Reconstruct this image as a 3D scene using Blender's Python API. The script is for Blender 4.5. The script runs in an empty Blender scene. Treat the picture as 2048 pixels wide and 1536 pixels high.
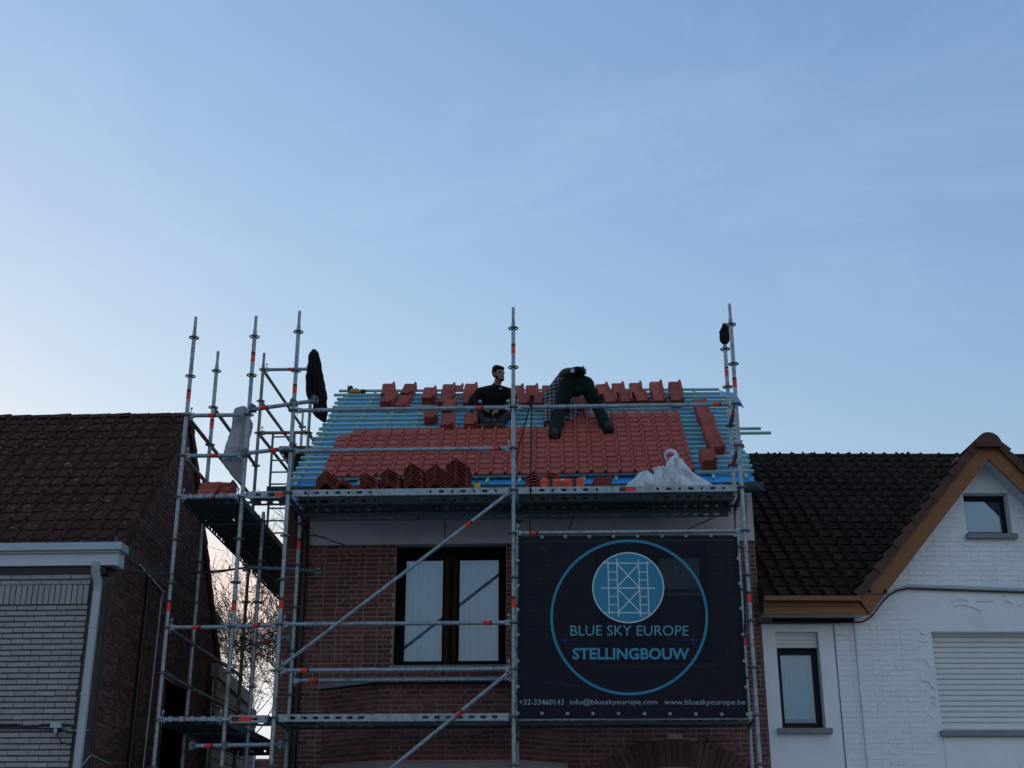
import bpy, math, random
from mathutils import Vector as V, Matrix as M
random.seed(7)
R = math.radians
S = bpy.context.scene
COL = S.collection

# ------------------------------------------------------------------ camera, sky, sun, exposure
FPX = 2612.76
CAM = V((0.55312, -14.22636, 1.59961))
PIT, ROLL, YAW = 0.36873962, -6.078e-4, -0.03993809
FW = V((math.sin(YAW) * math.cos(PIT), math.cos(YAW) * math.cos(PIT), math.sin(PIT)))
_r = V((math.cos(YAW), -math.sin(YAW), 0)); _u = _r.cross(FW)
RT = _r * math.cos(ROLL) + _u * math.sin(ROLL)
UP = _u * math.cos(ROLL) - _r * math.sin(ROLL)
cd = bpy.data.cameras.new('camera'); cam = bpy.data.objects.new('camera', cd); COL.objects.link(cam)
cd.sensor_width = 36; cd.lens = FPX / 2048 * 36; cd.clip_end = 3000; cd.clip_start = .1
cam.matrix_world = M((( RT.x, UP.x, -FW.x, CAM.x), (RT.y, UP.y, -FW.y, CAM.y), (RT.z, UP.z, -FW.z, CAM.z), (0, 0, 0, 1)))
S.camera = cam
SUN_EL, SUN_AZ = R(0.0), R(-50)          # setting at the horizon, behind the houses on the left
W = bpy.data.worlds.new('World'); S.world = W; W.use_nodes = True
nt = W.node_tree; nt.nodes.clear()
wo = nt.nodes.new('ShaderNodeOutputWorld'); wb = nt.nodes.new('ShaderNodeBackground'); sk = nt.nodes.new('ShaderNodeTexSky')
sk.sky_type = 'NISHITA'; sk.sun_disc = False; sk.sun_elevation = SUN_EL; sk.sun_rotation = SUN_AZ
sk.altitude = 0; sk.air_density = 1.0; sk.dust_density = 3.0; sk.ozone_density = 1.0
wb.inputs['Strength'].default_value = 0.15
sp_ = nt.nodes.new('ShaderNodeSeparateColor'); cm_ = nt.nodes.new('ShaderNodeCombineColor'); nt.links.new(sk.outputs[0], sp_.inputs[0])
for i_, g_ in enumerate((1.08, .885, .53)):   # soft dusk contrast
    pw_ = nt.nodes.new('ShaderNodeMath'); pw_.operation = 'POWER'; pw_.inputs[1].default_value = g_
    nt.links.new(sp_.outputs[i_], pw_.inputs[0]); nt.links.new(pw_.outputs[0], cm_.inputs[i_])
def wmath(op, x, y=None, clamp=False):
    n_ = nt.nodes.new('ShaderNodeMath'); n_.operation = op; n_.use_clamp = clamp
    for k_, q_ in ((0, x), (1, y)):
        if q_ is None: continue
        if isinstance(q_, (int, float)): n_.inputs[k_].default_value = q_
        else: nt.links.new(q_, n_.inputs[k_])
    return n_.outputs[0]
def wmix(x, y, f, bt='MIX'):
    n_ = nt.nodes.new('ShaderNodeMix'); n_.data_type = 'RGBA'; n_.blend_type = bt
    nt.links.new(x, n_.inputs[6])
    if isinstance(y, tuple): n_.inputs[7].default_value = (*y, 1)
    else: nt.links.new(y, n_.inputs[7])
    if isinstance(f, float): n_.inputs[0].default_value = f
    else: nt.links.new(f, n_.inputs[0])
    return n_.outputs[2]
tcw = nt.nodes.new('ShaderNodeTexCoord'); sz = nt.nodes.new('ShaderNodeSeparateXYZ'); nt.links.new(tcw.outputs['Generated'], sz.inputs[0])
skyc = wmix(cm_.outputs[0], (.155, .285, .50), 1.0, 'LIGHTEN')      # the blue of the top of the view goes on to the zenith
bw_ = nt.nodes.new('ShaderNodeRGBToBW'); nt.links.new(skyc, bw_.inputs[0])
gry = wmix(wmix(bw_.outputs[0], (.97, 1.0, 1.04), 1.0, 'MULTIPLY'), (1, 1, 1), 0.0)
hz = wmath('MULTIPLY', wmath('SUBTRACT', .205, sz.outputs[2]), 11.0, True)   # pale haze over the horizon
skyc = wmix(skyc, gry, hz)
pk = wmath('SUBTRACT', 1.0, wmath('MULTIPLY', wmath('ABSOLUTE', wmath('SUBTRACT', sz.outputs[2], .205)), 13.0), True)   # thin pink belt above it
skyc = wmix(skyc, wmix(skyc, (1.30, .98, .86), 1.0, 'MULTIPLY'), pk)
cn = nt.nodes.new('ShaderNodeTexNoise'); cn.inputs['Scale'].default_value = 2.6; cn.inputs['Detail'].default_value = 7; cn.inputs['Roughness'].default_value = .62; cn.inputs['Distortion'].default_value = .9
mpw = nt.nodes.new('ShaderNodeMapping'); mpw.inputs['Scale'].default_value = (1.0, 1.0, 2.6); mpw.inputs['Rotation'].default_value = (.35, .5, .2); nt.links.new(tcw.outputs['Generated'], mpw.inputs[0]); nt.links.new(mpw.outputs[0], cn.inputs['Vector'])
cw_ = wmath('MULTIPLY', wmath('SUBTRACT', cn.outputs[0], .46), .55, True)      # faint wisps of high cloud
skyc = wmix(skyc, (.62, .72, .82), cw_)
nt.links.new(skyc, wb.inputs[0]); nt.links.new(wb.outputs[0], wo.inputs[0])
sd = bpy.data.lights.new('sun', 'SUN'); sun = bpy.data.objects.new('sun', sd); COL.objects.link(sun)
sd.energy = 0.01; sd.angle = R(0.5); sd.color = (1, .82, .66)
sdir = V((math.sin(SUN_AZ) * math.cos(SUN_EL), math.cos(SUN_AZ) * math.cos(SUN_EL), math.sin(SUN_EL)))
sun.rotation_euler = sdir.to_track_quat('Z', 'Y').to_euler()
S.view_settings.view_transform = 'Standard'; S.view_settings.look = 'None'; S.view_settings.gamma = 1
S.view_settings.exposure = 2.89; S.view_settings.use_curve_mapping = False

# ------------------------------------------------------------------ points in the place
def ray(u, v): return FW + RT * ((u - 1024) / FPX) - UP * ((v - 768) / FPX)
def at(u, v, Y): d = ray(u, v); return CAM + d * ((Y - CAM.y) / d.y)
def atX(u, v, X): d = ray(u, v); return CAM + d * ((X - CAM.x) / d.x)
def atP(u, v, p, n): d = ray(u, v); return CAM + d * ((p - CAM).dot(n) / d.dot(n))
Z0 = 5.81                                # height of the upper scaffold deck

# ------------------------------------------------------------------ mesh helpers
class MB:
    def __init__(s): s.v = []; s.f = []; s.sm = []
    def add(s, vs, fs, smooth=False):
        b = len(s.v); s.v += [tuple(p) for p in vs]
        for f in fs: s.f.append(tuple(i + b for i in f)); s.sm.append(smooth)
        return s
    def box(s, c, d, m=None):
        x, y, z = d[0] / 2, d[1] / 2, d[2] / 2
        vs = [V((i, j, k)) for i in (-x, x) for j in (-y, y) for k in (-z, z)]
        c = V(c)
        vs = [c + (m @ p if m else p) for p in vs]
        return s.add(vs, [(0, 1, 3, 2), (4, 6, 7, 5), (0, 4, 5, 1), (2, 3, 7, 6), (0, 2, 6, 4), (1, 5, 7, 3)])
    def mm(s, a, b):                     # box between two corners
        a = V(a); b = V(b)
        return s.box((a + b) / 2, (abs(a.x - b.x), abs(a.y - b.y), abs(a.z - b.z)))
    def hexa(s, q0, q1):                 # two quads, 4 points each
        return s.add(list(q0) + list(q1), [(3, 2, 1, 0), (4, 5, 6, 7), (0, 1, 5, 4), (1, 2, 6, 5), (2, 3, 7, 6), (3, 0, 4, 7)])
    def tube(s, a, b, r, r2=None, n=8, cap=True, hole=False):
        a = V(a); b = V(b); r2 = r if r2 is None else r2
        d = (b - a).normalized(); x = d.orthogonal().normalized(); y = d.cross(x)
        vs = []
        for p, rr in ((a, r), (b, r2)):
            for i in range(n):
                t = 2 * math.pi * i / n; vs.append(p + x * (rr * math.cos(t)) + y * (rr * math.sin(t)))
        s.add(vs, [(i, (i + 1) % n, n + (i + 1) % n, n + i) for i in range(n)], True)
        if cap: s.add(vs, [tuple(range(n))[::-1], tuple(range(n, 2 * n))])
        return s
    def path(s, pts, r, n=6):
        pts = [V(p) for p in pts]; rs = r if isinstance(r, (list, tuple)) else [r] * len(pts)
        vs = []; x = None
        for k, p in enumerate(pts):
            d = (pts[min(k + 1, len(pts) - 1)] - pts[max(k - 1, 0)]).normalized()
            if x is None: x = d.orthogonal().normalized()
            x = (x - d * x.dot(d)).normalized(); y = d.cross(x)
            for i in range(n):
                t = 2 * math.pi * i / n; vs.append(p + x * (rs[k] * math.cos(t)) + y * (rs[k] * math.sin(t)))
        fs = [(k * n + i, k * n + (i + 1) % n, (k + 1) * n + (i + 1) % n, (k + 1) * n + i) for k in range(len(pts) - 1) for i in range(n)]
        s.add(vs, fs, True); m = len(pts) - 1
        s.add(vs[:n] + vs[-n:], [tuple(range(n))[::-1], tuple(range(n, 2 * n))])
        return s
    def sph(s, c, r, nu=10, nv=7, m=None):
        c = V(c); r = V((r, r, r)) if not hasattr(r, '__len__') else V(r)
        vs = []
        for j in range(nv + 1):
            ph = math.pi * j / nv
            for i in range(nu):
                t = 2 * math.pi * i / nu
                p = V((r.x * math.sin(ph) * math.cos(t), r.y * math.sin(ph) * math.sin(t), r.z * math.cos(ph)))
                vs.append(c + (m @ p if m else p))
        return s.add(vs, [(j * nu + i, (j + 1) * nu + i, (j + 1) * nu + (i + 1) % nu, j * nu + (i + 1) % nu) for j in range(nv) for i in range(nu)], True)
    def prism(s, poly, ext):             # polygon of points pushed along the vector ext
        n = len(poly); ext = V(ext); poly = [V(p) for p in poly]
        return s.add(poly + [p + ext for p in poly], [tuple(range(n))[::-1], tuple(range(n, 2 * n))] + [(i, (i + 1) % n, n + (i + 1) % n, n + i) for i in range(n)])
    def mesh(s, name, mat):
        me = bpy.data.meshes.new(name); me.from_pydata(s.v, [], s.f)
        me.polygons.foreach_set('use_smooth', s.sm)
        for m_ in (mat if isinstance(mat, (list, tuple)) else [mat]): me.materials.append(m_)
        me.update(); return me
    def fix(s):                          # outward normals
        import bmesh
        return s
    def build(s, name, mat, parent=None, **kw): return obj(name, s.mesh(name, mat), parent, **kw)

def wloc(o):                              # offset of a thing's empty (things only ever have a location)
    while o.parent: o = o.parent
    return V(o.get('_b', (0, 0, 0)))
def obj(name, data, parent=None, mat=None, kind=None, label=None, cat=None, group=None):
    o = bpy.data.objects.new(name, data); COL.objects.link(o)
    if parent:
        o.parent = parent
        if parent.parent is None: o.matrix_parent_inverse = M.Translation(-BASE.get(parent.name, V()))
    if mat is not None: o.matrix_basis = mat
    if kind: o['kind'] = kind
    if label: o['label'] = label
    if cat: o['category'] = cat
    if group: o['group'] = group
    return o
BASE = {}
def thing(name, loc, label, cat, group=None):
    o = bpy.data.objects.new(name, None); COL.objects.link(o); o.empty_display_size = .1
    o.location = loc; BASE[o.name] = V(loc); o['label'] = label; o['category'] = cat
    if group: o['group'] = group
    return o
def frame(o, x, y, z): return M(((x.x, y.x, z.x, o.x), (x.y, y.y, z.y, o.y), (x.z, y.z, z.z, o.z), (0, 0, 0, 1)))

# ------------------------------------------------------------------ materials
def mat(name, col, rough=.7, metal=0, var=.0, nscale=8, bump=0, bscale=60, spec=.5, vary=0.0, dirt=None, dscale=3, col2=None, stretch=None, coat=0):
    """col: base colour; var: noise value variation; vary: random value per piece; dirt: (colour, amount) patches; bump: fine relief"""
    m = bpy.data.materials.new(name); m.use_nodes = True; t = m.node_tree; N = t.nodes; Lk = t.links.new
    b = N['Principled BSDF']; b.inputs['Roughness'].default_value = rough; b.inputs['Metallic'].default_value = metal
    b.inputs['Specular IOR Level'].default_value = spec
    if coat: b.inputs['Coat Weight'].default_value = coat
    tc = N.new('ShaderNodeTexCoord'); geo = N.new('ShaderNodeNewGeometry'); oi = N.new('ShaderNodeObjectInfo')
    mp = N.new('ShaderNodeVectorMath'); mp.operation = 'ADD'
    rv = N.new('ShaderNodeVectorMath'); rv.operation = 'SCALE'; rv.inputs[0].default_value = (13.1, 7.7, 5.3); Lk(oi.outputs['Random'], rv.inputs['Scale'])
    Lk(tc.outputs['Object'], mp.inputs[0]); Lk(rv.outputs[0], mp.inputs[1])
    vec = mp.outputs[0]
    if stretch:
        st = N.new('ShaderNodeVectorMath'); st.operation = 'MULTIPLY'; st.inputs[1].default_value = stretch; Lk(vec, st.inputs[0]); vec = st.outputs[0]
    rgb = N.new('ShaderNodeRGB'); rgb.outputs[0].default_value = (*col, 1); cur = rgb.outputs[0]
    def noise(sc, det=5):
        n = N.new('ShaderNodeTexNoise'); n.inputs['Scale'].default_value = sc; n.inputs['Detail'].default_value = det; n.inputs['Roughness'].default_value = .62; Lk(vec, n.inputs['Vector']); return n
    def rampf(src, a, b_):
        r = N.new('ShaderNodeMapRange'); r.inputs[1].default_value = a; r.inputs[2].default_value = b_; Lk(src, r.inputs[0]); return r.outputs[0]
    def mix(a, b_, f, bt='MIX'):
        x = N.new('ShaderNodeMix'); x.data_type = 'RGBA'; x.blend_type = bt
        Lk(a, x.inputs[6])
        if isinstance(b_, tuple): x.inputs[7].default_value = (*b_, 1)
        else: Lk(b_, x.inputs[7])
        if isinstance(f, float): x.inputs[0].default_value = f
        else: Lk(f, x.inputs[0])
        return x.outputs[2]
    if vary or col2:
        ad = N.new('ShaderNodeMath'); ad.operation = 'ADD'; Lk(oi.outputs['Random'], ad.inputs[0]); Lk(geo.outputs['Random Per Island'], ad.inputs[1])
        fr = N.new('ShaderNodeMath'); fr.operation = 'FRACT'; Lk(ad.outputs[0], fr.inputs[0])
        if col2: cur = mix(cur, col2, rampf(fr.outputs[0], .15, .95))
        if vary:
            mu = N.new('ShaderNodeMath'); mu.operation = 'MULTIPLY'; mu.inputs[1].default_value = 7.31; Lk(fr.outputs[0], mu.inputs[0])
            f2 = N.new('ShaderNodeMath'); f2.operation = 'FRACT'; Lk(mu.outputs[0], f2.inputs[0])
            r = N.new('ShaderNodeMapRange'); r.inputs[3].default_value = 1 - vary; r.inputs[4].default_value = 1 + vary; Lk(f2.outputs[0], r.inputs[0])
            h = N.new('ShaderNodeHueSaturation'); Lk(cur, h.inputs['Color']); Lk(r.outputs[0], h.inputs['Value']); cur = h.outputs[0]
    if var:
        n = noise(nscale); r = N.new('ShaderNodeMapRange'); r.inputs[1].default_value = .3; r.inputs[2].default_value = .7; r.inputs[3].default_value = 1 - var; r.inputs[4].default_value = 1 + var
        Lk(n.outputs[0], r.inputs[0]); h = N.new('ShaderNodeHueSaturation'); Lk(cur, h.inputs['Color']); Lk(r.outputs[0], h.inputs['Value']); cur = h.outputs[0]
    if dirt:
        n = noise(dscale, 8); cur = mix(cur, dirt[0], rampf(n.outputs[0], dirt[1], dirt[1] + .14))
    Lk(cur, b.inputs['Base Color'])
    if bump:
        n = noise(bscale, 3); bp = N.new('ShaderNodeBump'); bp.inputs['Strength'].default_value = bump; bp.inputs['Distance'].default_value = .01
        Lk(n.outputs[0], bp.inputs['Height']); Lk(bp.outputs[0], b.inputs['Normal'])
    return m
STEEL = mat('galvanised_steel', (.30, .34, .36), .5, .55, var=.34, nscale=26, dirt=((.15, .165, .16), .55), dscale=7)
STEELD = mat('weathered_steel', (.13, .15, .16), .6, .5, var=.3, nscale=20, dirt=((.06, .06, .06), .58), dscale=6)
OLDPOLE = mat('stained_steel', (.20, .22, .17), .6, .4, var=.3, nscale=12, dirt=((.10, .10, .06), .55), dscale=5)
BAND = mat('orange_red_band', (.75, .04, .025), .5, var=.15, nscale=20)
BANDK = mat('black_band', (.03, .02, .02), .6)
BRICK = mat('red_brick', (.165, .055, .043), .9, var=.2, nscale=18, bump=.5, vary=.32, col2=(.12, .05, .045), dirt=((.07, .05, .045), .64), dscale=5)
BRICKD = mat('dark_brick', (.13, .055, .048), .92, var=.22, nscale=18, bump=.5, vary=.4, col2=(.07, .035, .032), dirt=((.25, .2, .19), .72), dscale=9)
MORTAR = mat('mortar', (.36, .26, .23), .95, var=.18, nscale=25, bump=.4)
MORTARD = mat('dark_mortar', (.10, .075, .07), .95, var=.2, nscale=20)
WBRICK = mat('pale_brick', (.34, .31, .295), .85, var=.08, nscale=9, vary=.09, bump=.2)
WMORTAR = mat('grey_joint', (.055, .055, .058), .95, var=.2)
PAINT = mat('white_masonry_paint', (.82, .82, .82), .75, var=.05, nscale=5, bump=.25, bscale=40, dirt=((.62, .61, .58), .64), dscale=2.2)
PLASTER = mat('painted_render', (.80, .80, .80), .8, var=.05, nscale=3, bump=.15, bscale=30, dirt=((.66, .65, .63), .62), dscale=1.4)
FRIEZE = mat('lilac_grey_render', (.50, .455, .465), .85, var=.08, nscale=4, dirt=((.25, .235, .235), .62), dscale=2)
TILE = mat('new_clay_tile', (.40, .085, .057), .75, var=.14, nscale=14, vary=.11, bump=.15, spec=.3, dirt=((.30, .105, .085), .62), dscale=5)
TILEV = mat('verge_clay_tile_shaded', (.24, .060, .042), .85, var=.15, nscale=14, vary=.2, spec=.2)  # same clay, darkened in colour for the shaded ends of the peaked stacks
TILES = mat('stacked_clay_tile', (.35, .078, .054), .8, var=.16, nscale=14, vary=.18, spec=.3)
OLDTILE = mat('old_brown_tile', (.066, .027, .022), .92, spec=.15, var=.25, nscale=22, vary=.22, bump=.4, bscale=40, dirt=((.27, .25, .23), .60), dscale=11)
DARKTILE = mat('dark_glazed_tile', (.030, .018, .013), .95, var=.35, nscale=16, vary=.3, spec=.12, bump=.3, bscale=40, dirt=((.085, .06, .042), .64), dscale=7)
VERGE = mat('brown_verge_tile', (.085, .028, .020), .75, var=.15, nscale=12, vary=.2)
BATTEN = mat('treated_batten', (.30, .50, .43), .85, var=.18, nscale=10, vary=.14, stretch=(.6, 6, 6), dirt=((.30, .33, .22), .68), dscale=4)
FILM = mat('blue_underlay', (.04, .32, .68), .6, var=.14, nscale=3, bump=.8, bscale=9)
GUTTERG = mat('dark_green_gutter', (.03, .06, .05), .5, var=.1)
PVC = mat('white_grey_cladding', (.52, .56, .60), .45, var=.05, nscale=3, dirt=((.36, .38, .39), .66), dscale=2)
ZINC = mat('grey_zinc', (.38, .43, .46), .5, .3, var=.08, nscale=4)
BLACKP = mat('black_plastic', (.012, .012, .013), .5)
FRAMEB = mat('dark_window_wood', (.005, .004, .004), .75, spec=.12, var=.2, nscale=6, stretch=(1, 1, .1))
FRAMEBR = mat('brown_window_wood', (.038, .014, .008), .7, spec=.15, var=.2, nscale=6, stretch=(8, 8, .4))
FRAMEA = mat('anthracite_frame', (.007, .008, .010), .55, spec=.25)
STONE = mat('bluestone', (.22, .23, .24), .8, var=.15, nscale=12, dirt=((.13, .13, .12), .6), dscale=4)
CONC = mat('concrete', (.26, .26, .255), .9, var=.1, nscale=8, dirt=((.17, .17, .16), .6), dscale=3)
FASCIA = mat('brown_fascia', (.235, .085, .021), .6, var=.1, nscale=3, stretch=(.3, 4, 4), dirt=((.14, .075, .04), .66), dscale=2)
BLIND = mat('grey_blind', (.30, .38, .46), .9)
RECESS = mat('dark_recess', (.008, .007, .007), 1, spec=0)
CURT = mat('white_net_curtain', (.62, .72, .80), .9, var=.04)
SHUT = mat('cream_shutter', (.70, .71, .66), .5, var=.03)
SHEET = mat('dusty_plastic_sheet', (.30, .30, .32), .6, var=.12, nscale=4, bump=.4, bscale=12)
BAG = mat('white_woven_bag', (.64, .67, .70), .75, var=.12, nscale=9, bump=1.0, bscale=16)
BLACKC = mat('black_cloth', (.009, .009, .010), .95, spec=.2, var=.3, nscale=8, bump=.9, bscale=18)
NAVYC = mat('dark_work_trousers', (.020, .021, .026), .95, var=.2, nscale=9, bump=.3, bscale=25)
GREENC = mat('dark_green_trousers', (.008, .016, .0135), .95, spec=.2, var=.3, nscale=9, bump=1.0, bscale=13)
GREENL = mat('green_webbing', (.035, .055, .035), .9)
SKIN = mat('skin', (.22, .115, .08), .6, var=.06)
HAIR = mat('dark_hair', (.007, .005, .005), .95, spec=.1, bump=.5, bscale=80)
SHOE = mat('brown_grey_shoe', (.045, .036, .033), .85, var=.2, nscale=20)
SOLE = mat('dark_sole', (.02, .018, .018), .8)
GLOVE = mat('black_glove', (.015, .014, .013), .85)
YEL = mat('yellow_plastic', (.60, .36, .02), .5, var=.1)
TAN = mat('tan_tool_body', (.42, .24, .06), .55, var=.1)
ORANGE = mat('orange_case', (.82, .085, .03), .45, var=.06)
ORANGED = mat('orange_case_recess', (.42, .04, .02), .5)
WOODB = mat('brown_board', (.14, .085, .065), .85, var=.2, nscale=8, stretch=(1, 6, 6))
ROPE = mat('black_rope', (.008, .008, .009), .9)
BARK = mat('dark_bark', (.045, .038, .034), .95, var=.25, nscale=12, bump=.6, bscale=20)
TWIG = mat('dark_twig', (.05, .040, .036), .95)
CLAD = mat('grey_weatherboard', (.16, .165, .17), .75, var=.06, nscale=5)
CLADL = mat('light_grey_trim', (.24, .25, .255), .7)
ASPH = mat('concrete_street', (.27, .265, .25), .95, var=.12, nscale=4, bump=.3)
PAVE = mat('pavement_concrete', (.33, .32, .30), .95, var=.15, nscale=5)
GRASSM = mat('soil', (.13, .12, .09), 1, var=.2)
WHITEM = mat('white_print', (.55, .66, .70), .7)
def glass(name, tint=(.86, .95, 1.0)):
    m = bpy.data.materials.new(name); m.use_nodes = True; t = m.node_tree; t.nodes.clear()
    o = t.nodes.new('ShaderNodeOutputMaterial'); mx = t.nodes.new('ShaderNodeMixShader'); tr = t.nodes.new('ShaderNodeBsdfTransparent'); gl = t.nodes.new('ShaderNodeBsdfGlossy')
    tr.inputs[0].default_value = (*tint, 1); gl.inputs['Roughness'].default_value = .015; gl.inputs[0].default_value = (.52, .72, .92, 1)
    fr = t.nodes.new('ShaderNodeFresnel'); fr.inputs[0].default_value = 2.1
    t.links.new(fr.outputs[0], mx.inputs[0]); t.links.new(tr.outputs[0], mx.inputs[1]); t.links.new(gl.outputs[0], mx.inputs[2]); t.links.new(mx.outputs[0], o.inputs[0])
    return m
GLASS = glass('window_glass')
DGLASS = mat('dark_glass', (.10, .115, .125), .06, spec=.8)
def mesh_cloth(name, col, alpha):
    m = bpy.data.materials.new(name); m.use_nodes = True; t = m.node_tree; b = t.nodes['Principled BSDF']
    b.inputs['Base Color'].default_value = (*col, 1); b.inputs['Roughness'].default_value = .75; b.inputs['Specular IOR Level'].default_value = .25
    tr = t.nodes.new('ShaderNodeBsdfTransparent'); mx = t.nodes.new('ShaderNodeMixShader'); mx.inputs[0].default_value = alpha
    t.links.new(tr.outputs[0], mx.inputs[1]); t.links.new(b.outputs[0], mx.inputs[2]); t.links.new(mx.outputs[0], t.nodes['Material Output'].inputs[0])
    return m
BANNER = mesh_cloth('navy_mesh_banner', (.0075, .0085, .0165), .92)
DIMW = mat('dim_print', (.30, .37, .40), .75)
TEALT = mat('bold_teal_print', (.06, .27, .37), .75)
TEAL = mat('teal_print', (.035, .22, .33), .75, var=.03)
TEALL = mat('light_teal_print', (.12, .33, .40), .75)
NAVYP = mat('navy_print', (.012, .016, .11), .8)
def plaid():
    m = bpy.data.materials.new('plaid_flannel'); m.use_nodes = True; t = m.node_tree; N = t.nodes; Lk = t.links.new
    tc = N.new('ShaderNodeTexCoord'); sx = N.new('ShaderNodeSeparateXYZ'); Lk(tc.outputs['Object'], sx.inputs[0])
    def stripe(s, f):
        a = N.new('ShaderNodeMath'); a.operation = 'MULTIPLY'; a.inputs[1].default_value = f; Lk(s, a.inputs[0])
        b = N.new('ShaderNodeMath'); b.operation = 'FRACT'; Lk(a.outputs[0], b.inputs[0])
        c = N.new('ShaderNodeMath'); c.operation = 'GREATER_THAN'; c.inputs[1].default_value = .5; Lk(b.outputs[0], c.inputs[0]); return c.outputs[0]
    a = stripe(sx.outputs[0], 17); b = stripe(sx.outputs[2], 17)
    ad = N.new('ShaderNodeMath'); ad.operation = 'ADD'; Lk(a, ad.inputs[0]); Lk(b, ad.inputs[1])
    hf = N.new('ShaderNodeMath'); hf.operation = 'MULTIPLY'; hf.inputs[1].default_value = .5; Lk(ad.outputs[0], hf.inputs[0])
    r = N.new('ShaderNodeValToRGB'); r.color_ramp.elements[0].color = (.008, .009, .016, 1); r.color_ramp.elements[1].color = (.26, .26, .28, 1); r.color_ramp.elements.new(.5).color = (.10, .105, .14, 1)
    Lk(hf.outputs[0], r.inputs[0]); Lk(r.outputs[0], N['Principled BSDF'].inputs['Base Color']); N['Principled BSDF'].inputs['Roughness'].default_value = .9
    return m
PLAID = plaid()

# ------------------------------------------------------------------ ground
g = MB().add([(-400, -400, 0), (400, -400, 0), (400, 900, 0), (-400, 900, 0)], [(0, 1, 2, 3)]).build('ground', GRASSM, kind='structure')
MB().mm((-60, -15.2, -.05), (60, -4.5, .004)).build('street', ASPH, kind='structure')
MB().mm((-60, -4.5, -.05), (60, 1.2, .12)).build('pavement', PAVE, kind='structure')
MB().mm((-60, -17.5, -.05), (60, -15.2, .12)).build('pavement', PAVE, kind='structure')

# ------------------------------------------------------------------ brickwork
def bricks(o, ux, nrm, rows, pitch, length, w0, w1, keep, mort=.009, bond='mix', hdr=.5, proud=.006, jit=.002, bed=None):
    """brick boxes (centre, x axis, normal, length) on the wall o + ux*s + z*h"""
    out = []
    for r in rows:
        z = r * pitch
        st = random.Random(r * 7919 + 13)
        s = w0 - (length * .5 if r % 2 else 0) - st.random() * length * .12
        k = 0
        while s < w1:
            l = length
            if bond == 'mix' and (r % 2 == 1) and (k % 2 == 0): l = length * hdr
            a = max(s, w0); b = min(s + l, w1)
            if b - a > mort * 2.5:
                mid = (a + b) / 2
                if keep(mid, z + pitch / 2, (b - a) / 2):
                    c = o + ux * mid + V((0, 0, z + pitch / 2 + st.uniform(-.0012, .0012))) + nrm * (proud - .02 + st.uniform(-jit, jit))
                    out.append((c, b - a - mort, pitch - (bed or mort), st.uniform(-.010, .010)))
            s += l; k += 1
    return out
def lay(lst, ux, nrm, parent, matl, limit, score, name='brick', depth=.04, stuffname='brickwork'):
    shift = nrm * (.02 - depth / 2)
    lst = [(c_ + shift, l_, h_, a_) for c_, l_, h_, a_ in lst]
    lst = sorted(lst, key=score)
    cache = {}
    uy = nrm; uz = ux.cross(uy) if False else V((0, 0, 1))
    for c, l, h, a in lst[:limit]:
        key = (round(l, 3), round(h, 3))
        if key not in cache:
            e = .003
            mb = MB(); mb.box((0, 0, 0), (l, depth, h)); cache[key] = mb.mesh(name, matl)
        rot = frame(c, ux, -uy, uz) @ M.Rotation(a, 4, 'Y')
        obj(name, cache[key], parent, rot)
    rest = lst[limit:]
    if rest:
        mb = MB()
        for c, l, h, a in rest:
            m3 = M((ux, -uy, uz)).transposed() @ M.Rotation(a, 3, 'Y')
            mb.box(c, (l, depth, h), m3)
        mb.build(stuffname, matl, parent, kind='stuff')

# ------------------------------------------------------------------ central house under repair
YF = 1.40                                 # its street front
XL, XR = at(562, 1250, YF).x, at(1517, 1200, YF).x
ZFR0 = at(800, 1090, YF).z                # bottom of the rendered frieze
ch = thing('brick_house', ((XL + XR) / 2, YF, 0), 'red brick house being re-roofed behind the front scaffold', 'house')
BX, BY, BZ = V((1, 0, 0)), V((0, -1, 0)), V((0, 0, 1))
YB = YF + 5.2
# window opening (left) and its twin behind the banner
wx0, wx1 = at(787, 1250, YF).x, at(1012, 1250, YF).x
wz0, wz1 = at(900, 1331, YF).z, ZFR0
vx0, vx1 = at(1190, 1250, YF).x, at(1424, 1250, YF).x
wall = MB()
def wall_with_holes(mb, x0, x1, z0, z1, holes, y, th):
    xs = sorted({x0, x1, *[h[0] for h in holes], *[h[1] for h in holes]})
    for a, b in zip(xs[:-1], xs[1:]):
        hs = sorted([(h[2], h[3]) for h in holes if h[0] <= a + 1e-6 and h[1] >= b - 1e-6]); z = z0
        for p, q in hs:
            if p > z + 1e-6: mb.mm((a, y, z), (b, y + th, p))
            z = q
        if z1 > z + 1e-6: mb.mm((a, y, z), (b, y + th, z1))
HOLES = [(wx0, wx1, wz0, wz1), (vx0, vx1, wz0, wz1)]
wall_with_holes(wall, XL, XR, 0, ZFR0, HOLES, YF, .25)
wall.mm((XL, YF + .25, 0), (XL + .25, YB, Z0 + .3)).mm((XR - .25, YF + .25, 0), (XR, YB, Z0 + .3)).mm((XL + .25, YB - .25, 0), (XR - .25, YB, Z0 + .3))
wallo = wall.build('wall', MORTAR, ch)
# gable triangles of the side walls
fz = MB().mm((XL + .29, YF - .028, ZFR0 + .002), (XR - .0, YF + .25, Z0 + .34)); fz.build('frieze', FRIEZE, ch)
MB().mm((XL, YF - .012, ZFR0 + .002), (XL + .288, YF + .25, Z0 + .34)).build('corner_pier', BRICKD, ch)
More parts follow.
